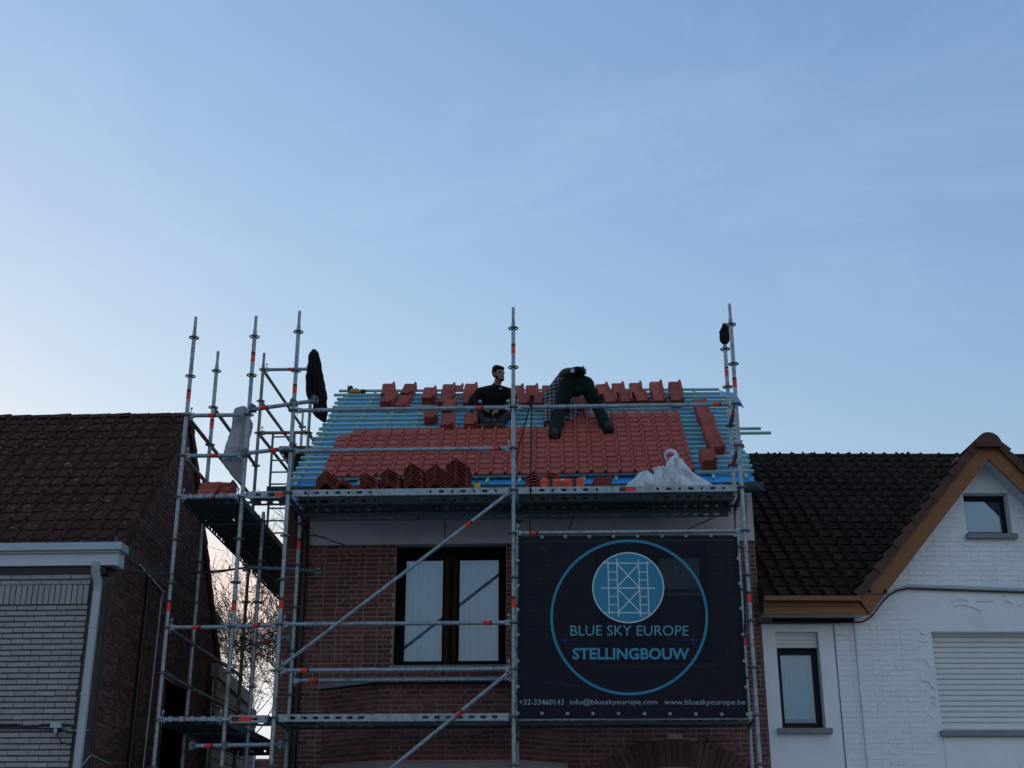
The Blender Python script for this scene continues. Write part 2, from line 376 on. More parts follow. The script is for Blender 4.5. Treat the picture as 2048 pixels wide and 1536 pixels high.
# lower canted bay
bz1 = at(900, 1368, YF - .5).z; bz0 = at(800, 1525, YF - .5).z
bxa, bxb = at(648, 1400, YF).x, at(757, 1400, YF - .5).x
bxc, bxd = at(1040, 1490, YF - .5).x, at(1136, 1490, YF).x
YBAY = YF - .5
def keep_main(s, z, hw):
    for h in HOLES:
        if s > h[0] and s < h[1] and z > h[2] and z < h[3] + .02: return False
    if z > ZFR0 - .01: return False
    if bxa < s < bxd and z < bz1: return False
    if XL + .9 + 2.2 < 0: return True
    # segmental arch of radiating bricks low on the right
    ax, az = at(1350, 1530, YF).x, at(1350, 1545, YF).z
    if abs(s - ax) < .42 and z < az + .42 - 1.1 * (s - ax) ** 2 and z > az - .4: return False
    return True
LB = []
rows0 = range(52, 104)
PIT_ = .0555
def kz(s, z, hw): return z > 2.9 and keep_main(s, z, hw)
for r_ in rows0:
    iv = [(XL, wx0 - .002), (wx1 + .002, vx0 - .002), (vx1 + .002, XR)] if (r_ + .6) * PIT_ > wz0 else [(XL, bxa + .012), (bxd - .012, XR)] if (r_ + .5) * PIT_ < bz1 else [(XL, XR)]
    for p_, q_ in iv: LB += bricks(V((0, YF, 0)), BX, BY, range(r_, r_ + 1), PIT_, .168, p_, q_, kz, mort=.011)
def sc_main(b):
    c = b[0]
    beh = -1 < 0 < 1 and (.05 < c.x < 2.66 and Z0 - 2.5 < c.z < Z0 - .45)
    d = 0
    if beh: d += 20
    if c.x < XL + .3: d += 3
    if c.z < 3.05: d += 2
    return d + abs(c.z - 4.6) * .5 - b[1]
lay(LB, BX, BY, wallo, BRICK, 235, sc_main)
# radiating bricks of the arch
arch = MB(); ax, az = at(1350, 1530, YF).x, at(1350, 1545, YF).z
for i in range(-14, 15):
    a = i * R(3.0); d = V((math.sin(a), 0, math.cos(a))); t = V((math.cos(a), 0, -math.sin(a)))
    c = V((ax, YF - .004, az - 1.15)) + d * 1.37
    arch.box(c, (.061, .05, .30), M((t, V((0, 1, 0)), d)).transposed().to_3x3())
arch.build('brick_arch', BRICKD, wallo)
for (u0, u1, v0, v1) in ((1270, 1301, 1475, 1483), (1416, 1446, 1473, 1483)):
    a = at(u0, v1, YF - .03); b = at(u1, v0, YF - .03); MB().mm((a.x, YF - .05, a.z), (b.x, YF - .0, b.z)).build('corbel_block', BRICK, wallo)
# canted bay: three faces, slab, lintel
bay = MB(); poly = [V((bxa, YF, 0)), V((bxb, YBAY, 0)), V((bxc, YBAY, 0)), V((bxd, YF, 0))]
bay.prism([p + V((0, 0, bz0)) for p in poly], (0, 0, bz1 - bz0)); bayo = bay.build('bay', MORTAR, ch)
zb = [p + V((0, -.012 if 0 < i < 3 else 0, 0)) for i, p in enumerate(poly)]
MB().prism([V((p.x, p.y, 0)) for p in zb], (0, 0, bz0 - .003)).build('bay_lintel', CONC, bayo)
slab = MB(); e = .07
sp = [V((bxa - .1, YF, bz1 + .02)), V((bxb - .03, YBAY - e, bz1 + .02)), V((bxc + .03, YBAY - e, bz1 + .02)), V((bxd + .1, YF, bz1 + .02))]
slab.prism(sp, (0, 0, .05)); slab.build('bay_slab', STONE, bayo)
n_face = 0
for i, (p, q) in enumerate(zip(poly[:-1], poly[1:])):
    ux = (q - p).normalized(); nr = V((ux.y, -ux.x, 0)); L_ = (q - p).length
    lst = bricks(p, ux, nr, range(int(2.8 / PIT_), int(bz1 / PIT_) + 1), PIT_, .168, -.006, L_ + .006, lambda s, z, hw: bz0 + .02 < z < bz1 - .01, hdr=.55)
    lay(lst, ux, nr, bayo, BRICK, 22 if i != 1 else 26, lambda b: -b[0].z, depth=.03)
# window
def window(x0, x1, z0, z1, y, left=True):
    f = MB(); w = .085; d = .07; yy = y + .13
    f.mm((x0, yy, z0), (x0 + w, yy + d, z1)).mm((x1 - w * .8, yy, z0), (x1, yy + d, z1)).mm((x0 + w, yy + .001, z1 - .13), (x1 - w * .8, yy + d - .001, z1)).mm((x0 + w, yy + .001, z0), (x1 - w * .8, yy + d - .001, z0 + .045))
    fo = f.build('window', FRAMEB, ch)
    xm = x0 + (x1 - x0) * .50
    MB().mm((xm - .075, yy - .02, z0 + .045), (xm + .07, yy + d - .003, z1 - .13)).build('mullion', FRAMEBR, fo)
    MB().mm((xm - .022, yy - .035, z0 + .05), (xm + .022, yy - .0205, z1 - .135)).build('cover_strip', FRAMEB, fo)
    for a, b in ((x0 + w, xm - .075), (xm + .07, x1 - w * .8)):
        s_ = MB(); t = .03
        s_.mm((a, yy + .01, z0 + .045), (a + t, yy + d - .01, z1 - .13)).mm((b - t, yy + .01, z0 + .045), (b, yy + d - .01, z1 - .13)).mm((a + t, yy + .011, z1 - .16), (b - t, yy + d - .011, z1 - .13)).mm((a + t, yy + .011, z0 + .045), (b - t, yy + d - .011, z0 + .075))
        s_.build('sash', FRAMEB, fo)
        MB().mm((a + t, yy + .03, z0 + .075), (b - t, yy + .036, z1 - .16)).build('pane', GLASS, fo)
        cu = MB(); n = 90; rr = random.Random(int(a * 999)); ph = [rr.uniform(0, 6) for _ in range(4)]
        vs = []
        for i in range(n + 1):
            x = a - .02 + (b - a + .04) * i / n
            o_ = .048 * abs(math.sin(x * 36 + ph[0] + 1.3 * math.sin(x * 9))) + .02 * math.sin(x * 25 + ph[2])
            for z in (z0 + .02, z0 + (z1 - z0) * .5, z1 - .1): vs.append((x, yy + .14 + o_ * (1.1 - .25 * (z - z0) / (z1 - z0)), z))
        cu.add(vs, [(i * 3 + j, i * 3 + 3 + j, i * 3 + 4 + j, i * 3 + 1 + j) for i in range(n) for j in range(2)], True)
        cu.build('curtain', CURT, fo)
    return fo
wo1 = window(wx0, wx1, wz0, wz1 - .0, YF); wo2 = window(vx0, vx1, wz0, wz1, YF)
MB().mm((wx0 - .03, YF - .06, wz0 - .055), (wx1 + .03, YF + .13, wz0 - .002)).build('sill', STONE, wo1)
MB().mm((vx0 - .03, YF - .06, wz0 - .055), (vx1 + .03, YF + .13, wz0 - .002)).build('sill', STONE, wo2)
room = MB(); room.mm((XL + .3, YF + 1.6, 2.5), (XR - .3, YF + 1.65, Z0)).mm((XL + .3, YF + .3, 2.5), (XR - .3, YF + 1.6, 2.55)); room.build('room_wall', CONC, ch)
# black downpipe beside the front corner, cables on the frieze
pa, pb = at(612, 1100, YF - .06), at(585, 1536, YF - .06)
pd = MB(); pd.path([V((pb.x, YF - .075, 0)), V((pb.x, YF - .075, Z0 - .15)), V((pb.x - .12, YF - .16, Z0 + .12))], .042, 10); pd.build('downpipe', BLACKP, ch)
MB().path([at(614, 1071, YF - .035), at(632, 1071, YF - .035), at(650, 1076, YF - .035), at(665, 1083, YF - .035), at(690, 1089, YF - .035)], .006, 5).build('frieze_cable', BLACKP, ch)
MB().path([at(890, 1041, YF - .036), at(890, 1088, YF - .036)], .005, 5).build('frieze_cable', BLACKP, ch)
MB().path([at(1376, 1058, YF - .036), at(1436, 1032, YF - .036)], .006, 5).build('frieze_cable', BLACKP, ch)

# ------------------------------------------------------------------ its roof: underlay, battens, tiles
YE, YRG = YF - .08, 3.85
Le, Re = at(583, 961, YE), at(1502, 945, YE)
Lr, Rr = at(689.5, 784, YRG), at(1450, 781, YRG)
def roof(s, t, h=0.0): return (Le * (1 - s) + Re * s) * (1 - t) + (Lr * (1 - s) + Rr * s) * t + NR * h
NR = V((0, 0, 0)); NR = ((Re - Le).cross(Lr - Le)).normalized()
NR = NR if NR.z > 0 else -NR
SU = (Re - Le).normalized(); SV = NR.cross(SU).normalized()
ro = MB(); under = MB()
def P4(a, b, c, d, h0, h1): return [roof(*a, h0), roof(*b, h0), roof(*c, h0), roof(*d, h0)], [roof(*a, h1), roof(*b, h1), roof(*c, h1), roof(*d, h1)]
ro.hexa(*P4((0.01, -.06), (.99, -.06), (.99, 1), (0.01, 1), -.14, -.045))
rofo = ro.build('roof', WOODB, ch)
rng = random.Random(3)
# underlay with slight sag between the counter battens, folded over the gutter at the eave and ragged at the verges
vs = []; fs = []; nu, nv = 84, 46
for j in range(nv + 1):
    t = -.042 + 1.045 * max(0, j - 3) / (nv - 3)
    for i in range(nu + 1):
        s = i / nu
        ex = 0
        if i == 0: s = -.004 + .005 * math.sin(j * 1.9)
        if i == nu: s = 1.003 + .004 * math.sin(j * 2.3)
        if i == nu and t > .78: s += .012 + .010 * math.sin(j)
        h = -.03 - .006 * abs(math.sin(s * math.pi * 14)) + rng.uniform(-.0015, .0015)
        p = roof(s, t, h)
        if j < 4:                         # over the gutter lip, hanging in front of it; cut back at the right end
            base = roof(s, -.042, h)
            if s < .93:
                off = ((-.36, -.34), (-.35, -.20), (-.30, -.155), (-.14, -.10))[j]
                p = base + V((0, off[0] + rng.uniform(-.004, .004), off[1] + .012 * math.sin(i * .7) * (j < 2)))
            else: p = base + V((0, -.01 * (3 - j), -.012 * (3 - j)))
        vs.append(p)
fs = [(j * (nu + 1) + i, j * (nu + 1) + i + 1, (j + 1) * (nu + 1) + i + 1, (j + 1) * (nu + 1) + i) for j in range(nv) for i in range(nu)]
und = MB().add(vs, fs, True).build('underlay', FILM, rofo)
# corner flap of the underlay at the right end of the ridge and the drooping tail at the left eave
fl = MB(); a = roof(.985, 1.0, .0); b = roof(1.035, .985, -.1); c = roof(1.042, .86, -.12); d = roof(1.0, .85, -.02); e_ = roof(1.02, .93, .02)
fl.add([a, b, c, d, e_], [(0, 4, 1), (1, 4, 2), (2, 4, 3), (3, 4, 0)], True); fl.build('underlay_flap', FILM, rofo)
fl = MB(); pts = [roof(.0, -.02, -.03), roof(.0, -.11, .02), roof(-.012, -.13, .02), roof(-.05, -.125, -.0), roof(-.028, -.09, -.02), roof(-.012, -.03, -.03)]
fl.add(pts, [(0, 1, 2), (0, 2, 5), (5, 2, 4), (4, 2, 3)], True); fl.build('underlay_flap', FILM, rofo)
# counter battens running up the slope, then twenty battens across
for k in range(15):
    s = .012 + .976 * k / 14
    cb = MB(); w = .02 / (Re - Le).length
    cb.hexa(*P4((s - w, -.045), (s + w, -.045), (s + w, .995), (s - w, .995), -.024, .001)); cb.build('counter_batten', BATTEN, rofo)
NB = 20
for k in range(NB):
    t = k / (NB - 1); hw = .0068
    s0 = -.004 + rng.uniform(-.006, .006); s1 = 1.002 + rng.uniform(-.005, .006)
    if k >= NB - 2: s0 = -.022 if k == NB - 2 else -.015; s1 = .985
    if k in (NB - 3, NB - 4): s1 = .985 + .008 * (NB - k)
    if k == 9: s1 = 1.055
    if k == 8: s1 = 1.075
    if k in (0, 1): s1 = 1.006
    dz = rng.uniform(-.002, .002)
    sj = rng.uniform(.3, .7)
    cuts = [s0, sj, s1]
    for a, b in zip(cuts[:-1], cuts[1:]):
        q0, q1 = P4((a + .0004, t - hw), (b - .0004, t - hw), (b - .0004, t + hw), (a + .0004, t + hw), .0015 + dz, .033 + dz)
        MB().hexa(q0, q1).build('batten', BATTEN, rofo)
# eave gutter, dark green, with its round front
gu = MB(); gy = YE - .26; gz = Le.z - .215
prof = [(-.0, .06), (.0, -.01), (-.03, -.06), (-.09, -.07), (-.13, -.03), (-.135, .045)]
xa, xb = at(535, 985, gy).x, at(1527, 978, gy).x
va = [V((xa, gy + .07 + p[0], gz + p[1])) for p in prof]; vb = [V((xb, gy + .07 + p[0], gz - .02 + p[1])) for p in prof]
n = len(prof)
gu.add(va + vb, [(i, i + 1, n + i + 1, n + i) for i in range(n - 1)], True); gu.add(va, [tuple(range(n))]); gu.add(vb, [tuple(range(n))[::-1]])
gu.build('eave_gutter', GUTTERG, ch)
fl = MB(); p0 = at(1500, 966, gy + .05); p1 = at(1509, 967, gy - .05); p2 = at(1531, 982, gy - .12); p3 = at(1512, 973, gy + .02)
fl.prism([p0, p1, p2, p3], (0, .004, .004)); fl.build('loose_flashing', ZINC, ch)

def tile_profile(w):
    return [(0, -.006), (w * .055, -.006), (w * .075, .0015), (w * .74, 0), (w * .79, .010), (w * .85, .031), (w * .91, .038), (w * .97, .031), (w * 1.02, .004)]
def tile_mesh(name, w, L, matl, th=.016, verge=0, prof=None):
    p = prof or tile_profile(w); n = len(p); mb = MB()
    top0 = [V((x, 0, z + th)) for x, z in p]; top1 = [V((x, L, z + th)) for x, z in p]
    bot0 = [V((x, 0, max(z - .002, z * .8))) for x, z in p]
    bot1 = [V((x, L, z)) for x, z in p]
    q_ = [(i, i + 1, n + i + 1, n + i) for i in range(n - 1)]
    mb.add(top0 + top1, q_[:3]); mb.add(top0 + top1, q_[3:], True)
    mb.add(top0 + bot0, [(n + i, n + i + 1, i + 1, i) for i in range(n - 1)])
    mb.add([top0[0], top1[0], bot1[0], bot0[0]], [(0, 1, 2, 3)])
    e0, e1 = top0[-1], top1[-1]; d = V((0, 0, -th - verge))
    mb.add([e0, e1, e1 + d, e0 + d], [(3, 2, 1, 0)])
    mb.add(bot0 + bot1, [(n + i, n + i + 1, i + 1, i) for i in range(n - 1)])
    if verge:
        x = p[-1][0] - .014
        mb.add([V((x, 0, 0)), V((p[-1][0], 0, 0)), e0 + d, V((x, 0, -verge))], [(3, 2, 1, 0)])
    return mb.mesh(name, matl)
slope = (roof(.5, 1) - roof(.5, 0)).length; G = slope / (NB - 1)
tL = atP(640.6, 958, roof(.5, 0, .04), NR); tR = atP(1389, 947, roof(.5, 0, .04), NR)
NCOL = 26; CW = (tR - tL).length / NCOL
PITCHT = math.asin(min(.9, .030 / G * .55))
tm = tile_mesh('roof_tile', CW, G * 1.40, TILE, th=.021); tmr = tile_mesh('roof_tile', CW, G * 1.40, TILE, th=.021, verge=.012)
tu = (tR - tL).normalized()
def trows(x):                             # rows laid in this column
    u = x
    if u == 0: return 8
    if u < 16: return 9
    if u < 17: return 10
    if u < 19: return 11
    return 12
for c in range(NCOL):
    for r_ in range(trows(c)):
        t = r_ / (NB - 1)
        base = tL + tu * (CW * c)
        # where the column crosses this batten
        o = base + SV * (G * r_ + .040 + rng.uniform(-.003, .003)) + NR * rng.uniform(0, .003) + tu * rng.uniform(-.002, .002)
        m4 = frame(o, tu, SV, NR) @ M.Rotation(-R(4.4) + rng.uniform(-.010, .010), 4, 'X') @ M.Rotation(rng.uniform(-.010, .010), 4, 'Z') @ M.Rotation(rng.uniform(-.012, .012), 4, 'Y')
        obj('roof_tile', tmr if c == NCOL - 1 else tm, rofo, m4)
# back slope so that the roof closes behind the ridge
bk = MB(); a, b = roof(0, 1, -.03), roof(1, 1, -.03); bk.prism([a, b, b + V((0, 2.4, -2.1)), a + V((0, 2.4, -2.1))], (0, 0, -.08)); bk.build('back_slope', FILM, rofo)
gab = MB()
for x in (XL + .02, XR - .27): gab.prism([V((x, YF + .3, Z0 + .3)), V((x, YB - .3, Z0 + .3)), V((x, YRG, Z0 + 2.3))], (.25, 0, 0))
gab.build('gable', BRICKD, ch)

# ------------------------------------------------------------------ scaffolds
def ring_mesh(name, r0, r1, h, matl, spokes=4):
    mb = MB(); n = 20
    vs = []
    for i in range(n):
        t = 2 * math.pi * i / n; c, s = math.cos(t), math.sin(t)
        vs += [(r0 * c, r0 * s, -h), (r1 * c, r1 * s, -h), (r1 * c, r1 * s, h), (r0 * c, r0 * s, h)]
    fs = []
    for i in range(n):
        a = i * 4; b = ((i + 1) % n) * 4
        fs += [(a, b, b + 1, a + 1), (a + 1, b + 1, b + 2, a + 2), (a + 2, b + 2, b + 3, a + 3), (a + 3, b + 3, b, a)]
    mb.add(vs, fs)
    for k in range(spokes):
        t = math.pi / 4 + k * 2 * math.pi / spokes
        mb.box((math.cos(t) * (r0 + .024) / 2, math.sin(t) * (r0 + .024) / 2, 0), (r0 - .018, .016, h * 2 - .001), M.Rotation(t, 3, 'Z'))
    mb.tube((0, 0, -.018), (0, 0, .018), .0275, n=12)
    return mb.mesh(name, matl)
ROS = ring_mesh('rosette', .046, .061, .005, STEELD)
PR = .0242
def pole(par, x, y, z0, ztop, bands, spig=.27, m=None, ros=True, lean=(0, 0), ro_from=None):
    """one upright: rosettes every half metre, a spigot on top, orange bands"""
    m = m or STEEL
    mb = MB(); zt = Z0 + ztop; b = V((x, y, max(z0, 0)))
    mb.tube(b, (x, y, zt + .07), PR, n=12).tube((x, y, zt + .07), (x, y, zt + .10), PR, .019, n=12, cap=False).tube((x, y, zt + .10), (x, y, zt + spig), .019, n=12)
    k = -2.28
    while k < ztop:                       # sleeve joint lines and pin holes
        mb.tube((x, y, Z0 + k), (x, y, Z0 + k + .012), PR + .0022, n=12); k += 2.0
    o = mb.build('upright', m, par)
    hb = MB()
    for k in (ztop + .2, ztop - .72, ztop - 2.72, ztop - 4.7): hb.tube((x, y - PR * (.76 if k > ztop else .985), Z0 + k), (x, y - PR * (.82 if k > ztop else 1.03), Z0 + k), .0055, n=6)
    hb.build('pin_hole', BLACKP, o)
    z = ztop
    while Z0 + z > max(z0, 1.6):
        obj('rosette', ROS, o, M.Translation((x, y, Z0 + z)) @ M.Rotation(random.uniform(0, .3), 4, 'Z')); z -= .5
    for bz in bands:
        bd = MB().tube((x, y, Z0 + bz - .045), (x, y, Z0 + bz + .045), PR + .0015, n=12); bo = bd.build('orange_band', BAND, o)
        MB().tube((x, y, Z0 + bz + .0455), (x, y, Z0 + bz + .075), PR + .0015, n=12).build('dark_band', BANDK, o)
    return o
def ledger(par, a, b, band=.75, m=None, name='ledger', wedge=True, r=.0242):
    a = V(a); b = V(b); d = (b - a).normalized(); L = (b - a).length; e = .055 if wedge else 0
    mb = MB(); mb.tube(a + d * (e + .03), b - d * (e + .03), r, n=10)
    if wedge:
        for p, q in ((a, d), (b, -d)):
            x = q; z = BZ; y = z.cross(x).normalized(); m3 = M((x, y, z)).transposed()
            mb.box(p + q * .062, (.062, .030, .058), m3)
            mb.box(p + q * .048 + BZ * .012, (.008, .010, .15), m3)
            mb.box(p + q * .052 + BZ * .088, (.024, .008, .028), m3)
    o = mb.build(name, m or STEEL, par)
    if band:
        c = a + d * (L * band); MB().tube(c - d * .035, c + d * .035, r + .0018, n=10).build('orange_band', BAND, o)
        MB().tube(c + d * .0355, c + d * .058, r + .0016, n=10).build('dark_band', BANDK, o)
    return o
def brace(par, a, b, band=.7, m=None):
    a = V(a); b = V(b); d = (b - a).normalized(); L = (b - a).length; mb = MB()
    mb.tube(a + d * .09, b - d * .09, .0215, n=10)
    for p, q in ((a, d), (b, -d)):        # flattened fork end with slot
        s = BY if abs(d.y) < .5 else BX; z = q.cross(s).normalized(); m3 = M((q, s, z)).transposed()
        mb.box(p + q * .055 + z * .015, (.13, .012, .010), m3).box(p + q * .055 - z * .015, (.13, .012, .010), m3).box(p + q * .125, (.03, .013, .038), m3).box(p - q * .008, (.012, .0125, .040), m3)
    o = mb.build('brace', m or STEEL, par)
    if band:
        c = a + d * (L * band); MB().tube(c - d * .035, c + d * .035, .0233, n=10).build('orange_band', BAND, o)
        MB().tube(c + d * .0355, c + d * .055, .0232, n=10).build('dark_band', BANDK, o)
    return o
def holed(mb, x0, x1, y, z0, h, holes, th=.004, ax='X'):
    """long steel profile with real slots; holes = (centre, width)"""
    def b(a0, a1, za, zb):
        if ax == 'X': mb.mm((a0, y, za), (a1, y + th, zb))
        else: mb.mm((y, a0, za), (y + th, a1, zb))
    q = .30 * h
    b(x0, x1, z0, z0 + q); b(x0, x1, z0 + h - q, z0 + h)
    x = x0
    for c, w in sorted(holes):
        if c - w / 2 > x: b(x, c - w / 2, z0 + q, z0 + h - q)
        e = min(.006, (h - 2 * q) / 2)
        for sx in (-1, 1):                # rounded ends of each slot
            for za, zb in ((z0 + q, z0 + q + e), (z0 + h - q - e, z0 + h - q)):
                ec = c + sx * (w / 2 - e / 2); b(ec - e / 2, ec + e / 2, za, zb)
        x = c + w / 2
    b(x, x1, z0 + q, z0 + h - q)
def hole_row(x0, x1, alt=True, n=7, first=.20, step=.1235):
    out = []
    for base, sg in ((x0 + first, 1), (x1 - first, -1)):
        for i in range(n):
            out.append((base + sg * step * i, (.062 if i % 2 else .030) if alt else .066))
    return out
def plank(par, x0, x1, y0, y1, z, alt=True, m=None, ends=True, label=None):
    """steel deck plank along X: thin top sheet, two holed side profiles, end claws"""
    m = m or STEEL; mb = MB(); h = .078
    mb.mm((x0 + .03, y0 + .004, z - .006), (x1 - .03, y1 - .004, z - .001))
    holed(mb, x0 + .05, x1 - .05, y0, z - h, h, hole_row(x0, x1, alt)); holed(mb, x0 + .05, x1 - .05, y1 - .004, z - h, h, hole_row(x0, x1, alt))
    mb.mm((x0 + .05, y0 + .004, z - h), (x1 - .05, y0 + .03, z - h + .003)).mm((x0 + .05, y1 - .03, z - h), (x1 - .05, y1 - .004, z - h + .003))
    for x in (x0 + .03, x1 - .07):
        mb.mm((x, y0 + .02, z - .05), (x + .04, y0 + .07, z - .0065)).mm((x, y1 - .07, z - .05), (x + .04, y1 - .02, z - .0065))
    mb.mm(((x0 + x1) / 2 - .5, y0 + .05, z - .03), ((x0 + x1) / 2 - .48, y1 - .05, z - .0065))
    o = mb.build('deck_plank', m, par)
    if label:
        a, b = label; l = b - a
        MB().mm((a, y0 - .0025, z - .064), (a + l * .36, y0 - .0005, z - .014)).build('dark_sticker', BANDK, o)
        MB().mm((a + l * .36, y0 - .0026, z - .064), (b, y0 - .0005, z - .014)).build('orange_sticker', BAND, o)
    return o
def plank_y(par, x0, x1, y0, y1, z, m=None, holes=True):
    m = m or STEELD; mb = MB(); h = .078
    mb.mm((x0 + .004, y0 + .002, z - .006), (x1 - .004, y1 - .002, z - .001))
    L = y1 - y0; hr = hole_row(y0, y1, True, 7 if L > 1.6 else 3)
    holed(mb, y0 + .05, y1 - .05, x0, z - h, h, hr, ax='Y'); holed(mb, y0 + .05, y1 - .05, x1 - .004, z - h, h, hr, ax='Y')
    k = y0 + .2
    while k < y1 - .2: mb.mm((x0 + .02, k, z - .018), (x1 - .02, k + .012, z - .0065)); k += .12
    mb.mm((x0 + (x1 - x0) * .5 - .012, y0 + .06, z - .03), (x0 + (x1 - x0) * .5 + .012, y1 - .06, z - .0185))
    for y in (y0 + .02, y1 - .06): mb.mm((x0 + .03, y, z - .05), (x0 + .08, y + .04, z - .0065)).mm((x1 - .08, y, z - .05), (x1 - .03, y + .04, z - .0065))
    return mb.build('deck_plank', m, par)

fs_ = thing('scaffold', (0, 0, 0), 'galvanised scaffold along the front of the brick house, two bays wide', 'scaffold')
YR = .75
ZLR = at(800, 1026, YR).z; ZCP = at(800, 1041, YR + .06).z
pole(fs_, -2.57, 0, 0, 2, (1.25, -1.28)); pole(fs_, 0, 0, 0, 2, (1.72, -1.29)); pole(fs_, 2.57, 0, 0, 2, (1.25, -1.26))
pole(fs_, -2.57, YR, 0, -.16, (-.42,), spig=.26); pole(fs_, 0.012, YR, 0, -.16, (), spig=.26)
pole(fs_, 2.587, YR, 0, 2, (1.68, -1.6), spig=.34)
ledger(fs_, (-2.57, 0, Z0 + 1), (0, 0, Z0 + 1), .842); ledger(fs_, (-2.57, 0, Z0 + .5), (0, 0, Z0 + .5), .92)
ledger(fs_, (0, 0, Z0 + 1), (2.57, 0, Z0 + 1), .91)
ledger(fs_, (-2.57, 0, Z0 - 1.5), (0, 0, Z0 - 1.5), .885)
ledger(fs_, (-2.57, 0, Z0 - 2), (0, 0, Z0 - 2), .115); ledger(fs_, (-2.57, YR, Z0 - 2), (0.012, YR, Z0 - 2), .10)
ledger(fs_, (0, 0, Z0 - .5), (2.57, 0, Z0 - .5), .086)
for y in (0, YR):
    for a, b in ((-2.57, 0), (0, 2.57)):
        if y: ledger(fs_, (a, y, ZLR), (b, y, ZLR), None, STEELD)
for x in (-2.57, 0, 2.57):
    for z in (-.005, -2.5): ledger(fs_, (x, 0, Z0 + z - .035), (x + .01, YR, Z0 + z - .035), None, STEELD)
ledger(fs_, (2.57, 0, Z0 + 1), (2.587, YR, Z0 + 1), .35, STEELD); ledger(fs_, (2.57, 0, Z0 + .5), (2.587, YR, Z0 + .5), .75, STEELD)
for z in (0, -2.5):
    lab = (at(1239, 983, .0).x, at(1272, 983, .0).x) if z == 0 else (at(1247, 1437, 0).x, at(1300, 1437, 0).x)
    for a, b in ((-2.57, 0), (0, 2.57)):
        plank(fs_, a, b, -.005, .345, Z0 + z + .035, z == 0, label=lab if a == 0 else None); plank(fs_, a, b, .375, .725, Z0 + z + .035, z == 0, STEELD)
# inner console plank hanging lower, close to the wall
for a, b in ((-2.57, 0), (0, 2.57)):
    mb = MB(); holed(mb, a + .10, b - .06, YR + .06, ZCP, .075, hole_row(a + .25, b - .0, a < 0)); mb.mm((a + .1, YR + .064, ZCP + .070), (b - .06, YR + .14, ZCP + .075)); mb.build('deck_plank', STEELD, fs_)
brace(fs_, (-2.57, -.03, Z0 - 2.0), (-.0, -.03, Z0 + .0), .80); brace(fs_, (-2.57, -.03, Z0 - 4.05), (-.0, -.03, Z0 - 2.0), .77)
brace(fs_, (2.60, .02, Z0 - .1), (2.61, YR, Z0 - 1.6), None, STEELD)

# ---------------- side scaffold in the gap
ss = thing('side_scaffold', (-3.5, 1.2, 0), 'narrow deep scaffold in the gap between the two brick houses', 'scaffold')
pole(ss, -3.863, .123, 0, 2, (1.25, -1.27)); pole(ss, -3.126, .124, 0, 2, (1.72, -1.28))
pole(ss, -3.865, 1.21, 0, 2, (1.26,)); pole(ss, -3.126, 1.21, 0, -.0, (), spig=.12)
pole(ss, -3.89, 3.75, 0, 3.03, (-2.9,), m=OLDPOLE); pole(ss, -3.15, 3.75, 0, 3.02, ()); pole(ss, -3.80, 6.35, 0, 3.03, ()); pole(ss, -3.06, 6.35, 0, 3.03, ())
for z, b in ((1, .40), (.5, .48), (0, .50), (-1.5, .45), (-2.5, .44)): ledger(ss, (-3.863, .123, Z0 + z), (-3.126, .124, Z0 + z), b)
ledger(ss, (-3.126, .124, Z0 - 1.5), (-2.57, .0, Z0 - 1.5), .5)
for p, q, bb in (((497, 820), (634, 801), .22), ((489, 907), (592, 895), .57), ((384, 1492), (567, 1489), .18)):
    ledger(ss, at(*p, .075), at(*q, .05), bb, wedge=False)
for (u, v, Y) in ((587, 807, .03), (506, 818, .1), (586, 896, .03), (630, 801, .06), (492, 907, .1), (386, 1492, .09), (562, 1490, .04), (452, 1491, .1)):   # couplers
    c = at(u, v, Y); MB().box(c, (.075, .07, .07)).box(c + V((.0, -.05, .0)), (.03, .05, .09)).tube(c + V((-.03, -.06, .02)), c + V((.03, -.06, .02)), .012, n=6).build('coupler', STEELD, ss)
for z in (1, .5, -1.5, -2): ledger(ss, (-3.863, .123, Z0 + z), (-3.865, 1.21, Z0 + z), .68, OLDPOLE if z == .5 else STEELD)
for z in (1.5, 1, -1.5, -2): ledger(ss, (-3.865, 1.21, Z0 + z), (-3.89, 3.75, Z0 + z + .02), .12 if z == 1.5 else None, OLDPOLE)
for z in (3.03, 2.53, 2.03): ledger(ss, (-3.89, 3.75, Z0 + z), (-3.80, 6.35, Z0 + z), .06 if z < 3 else .02, OLDPOLE)
ledger(ss, (-3.15, 3.75, Z0 + 2.02), (-3.06, 6.35, Z0 + 2.02), None, OLDPOLE)
ledger(ss, (-3.89, 3.75, Z0 + 3.03), (-3.15, 3.75, Z0 + 3.03), .55); ledger(ss, (-3.89, 3.75, Z0 + 2.03), (-3.15, 3.75, Z0 + 2.03), .48, OLDPOLE)
ledger(ss, (-3.126, 1.21, Z0 - 1.5), (-2.57, YR, Z0 - 1.5), .36)
for y in (1.21, 3.75): ledger(ss, (-3.865, y, Z0 - .02), (-3.126, y, Z0 - .02), None, STEELD); ledger(ss, (-3.865, y, Z0 - 2.52), (-3.126, y, Z0 - 2.52), None, STEELD)
for z in (0, -2.5):
    for y0, y1 in ((.12, 1.21), (1.21, 3.75)) + (((3.75, 6.35),) if z == 0 else ()):
        plank_y(ss, -3.845, -3.496, y0, y1, Z0 + z + .03); plank_y(ss, -3.489, -3.14, y0, y1, Z0 + z + .03)
for x in (-3.74, -3.40): plank_y(ss, x, x + .335, 4.45, 6.35, Z0 + 2.06)
plank(ss, -3.10, -2.60, .02, .34, Z0 + .03, label=(at(536, 996, .02).x, at(573, 992, .02).x)); plank(ss, -3.10, -2.60, .02, .34, Z0 - 2.47, label=(at(463, 1437, .02).x, at(503, 1440, .02).x))
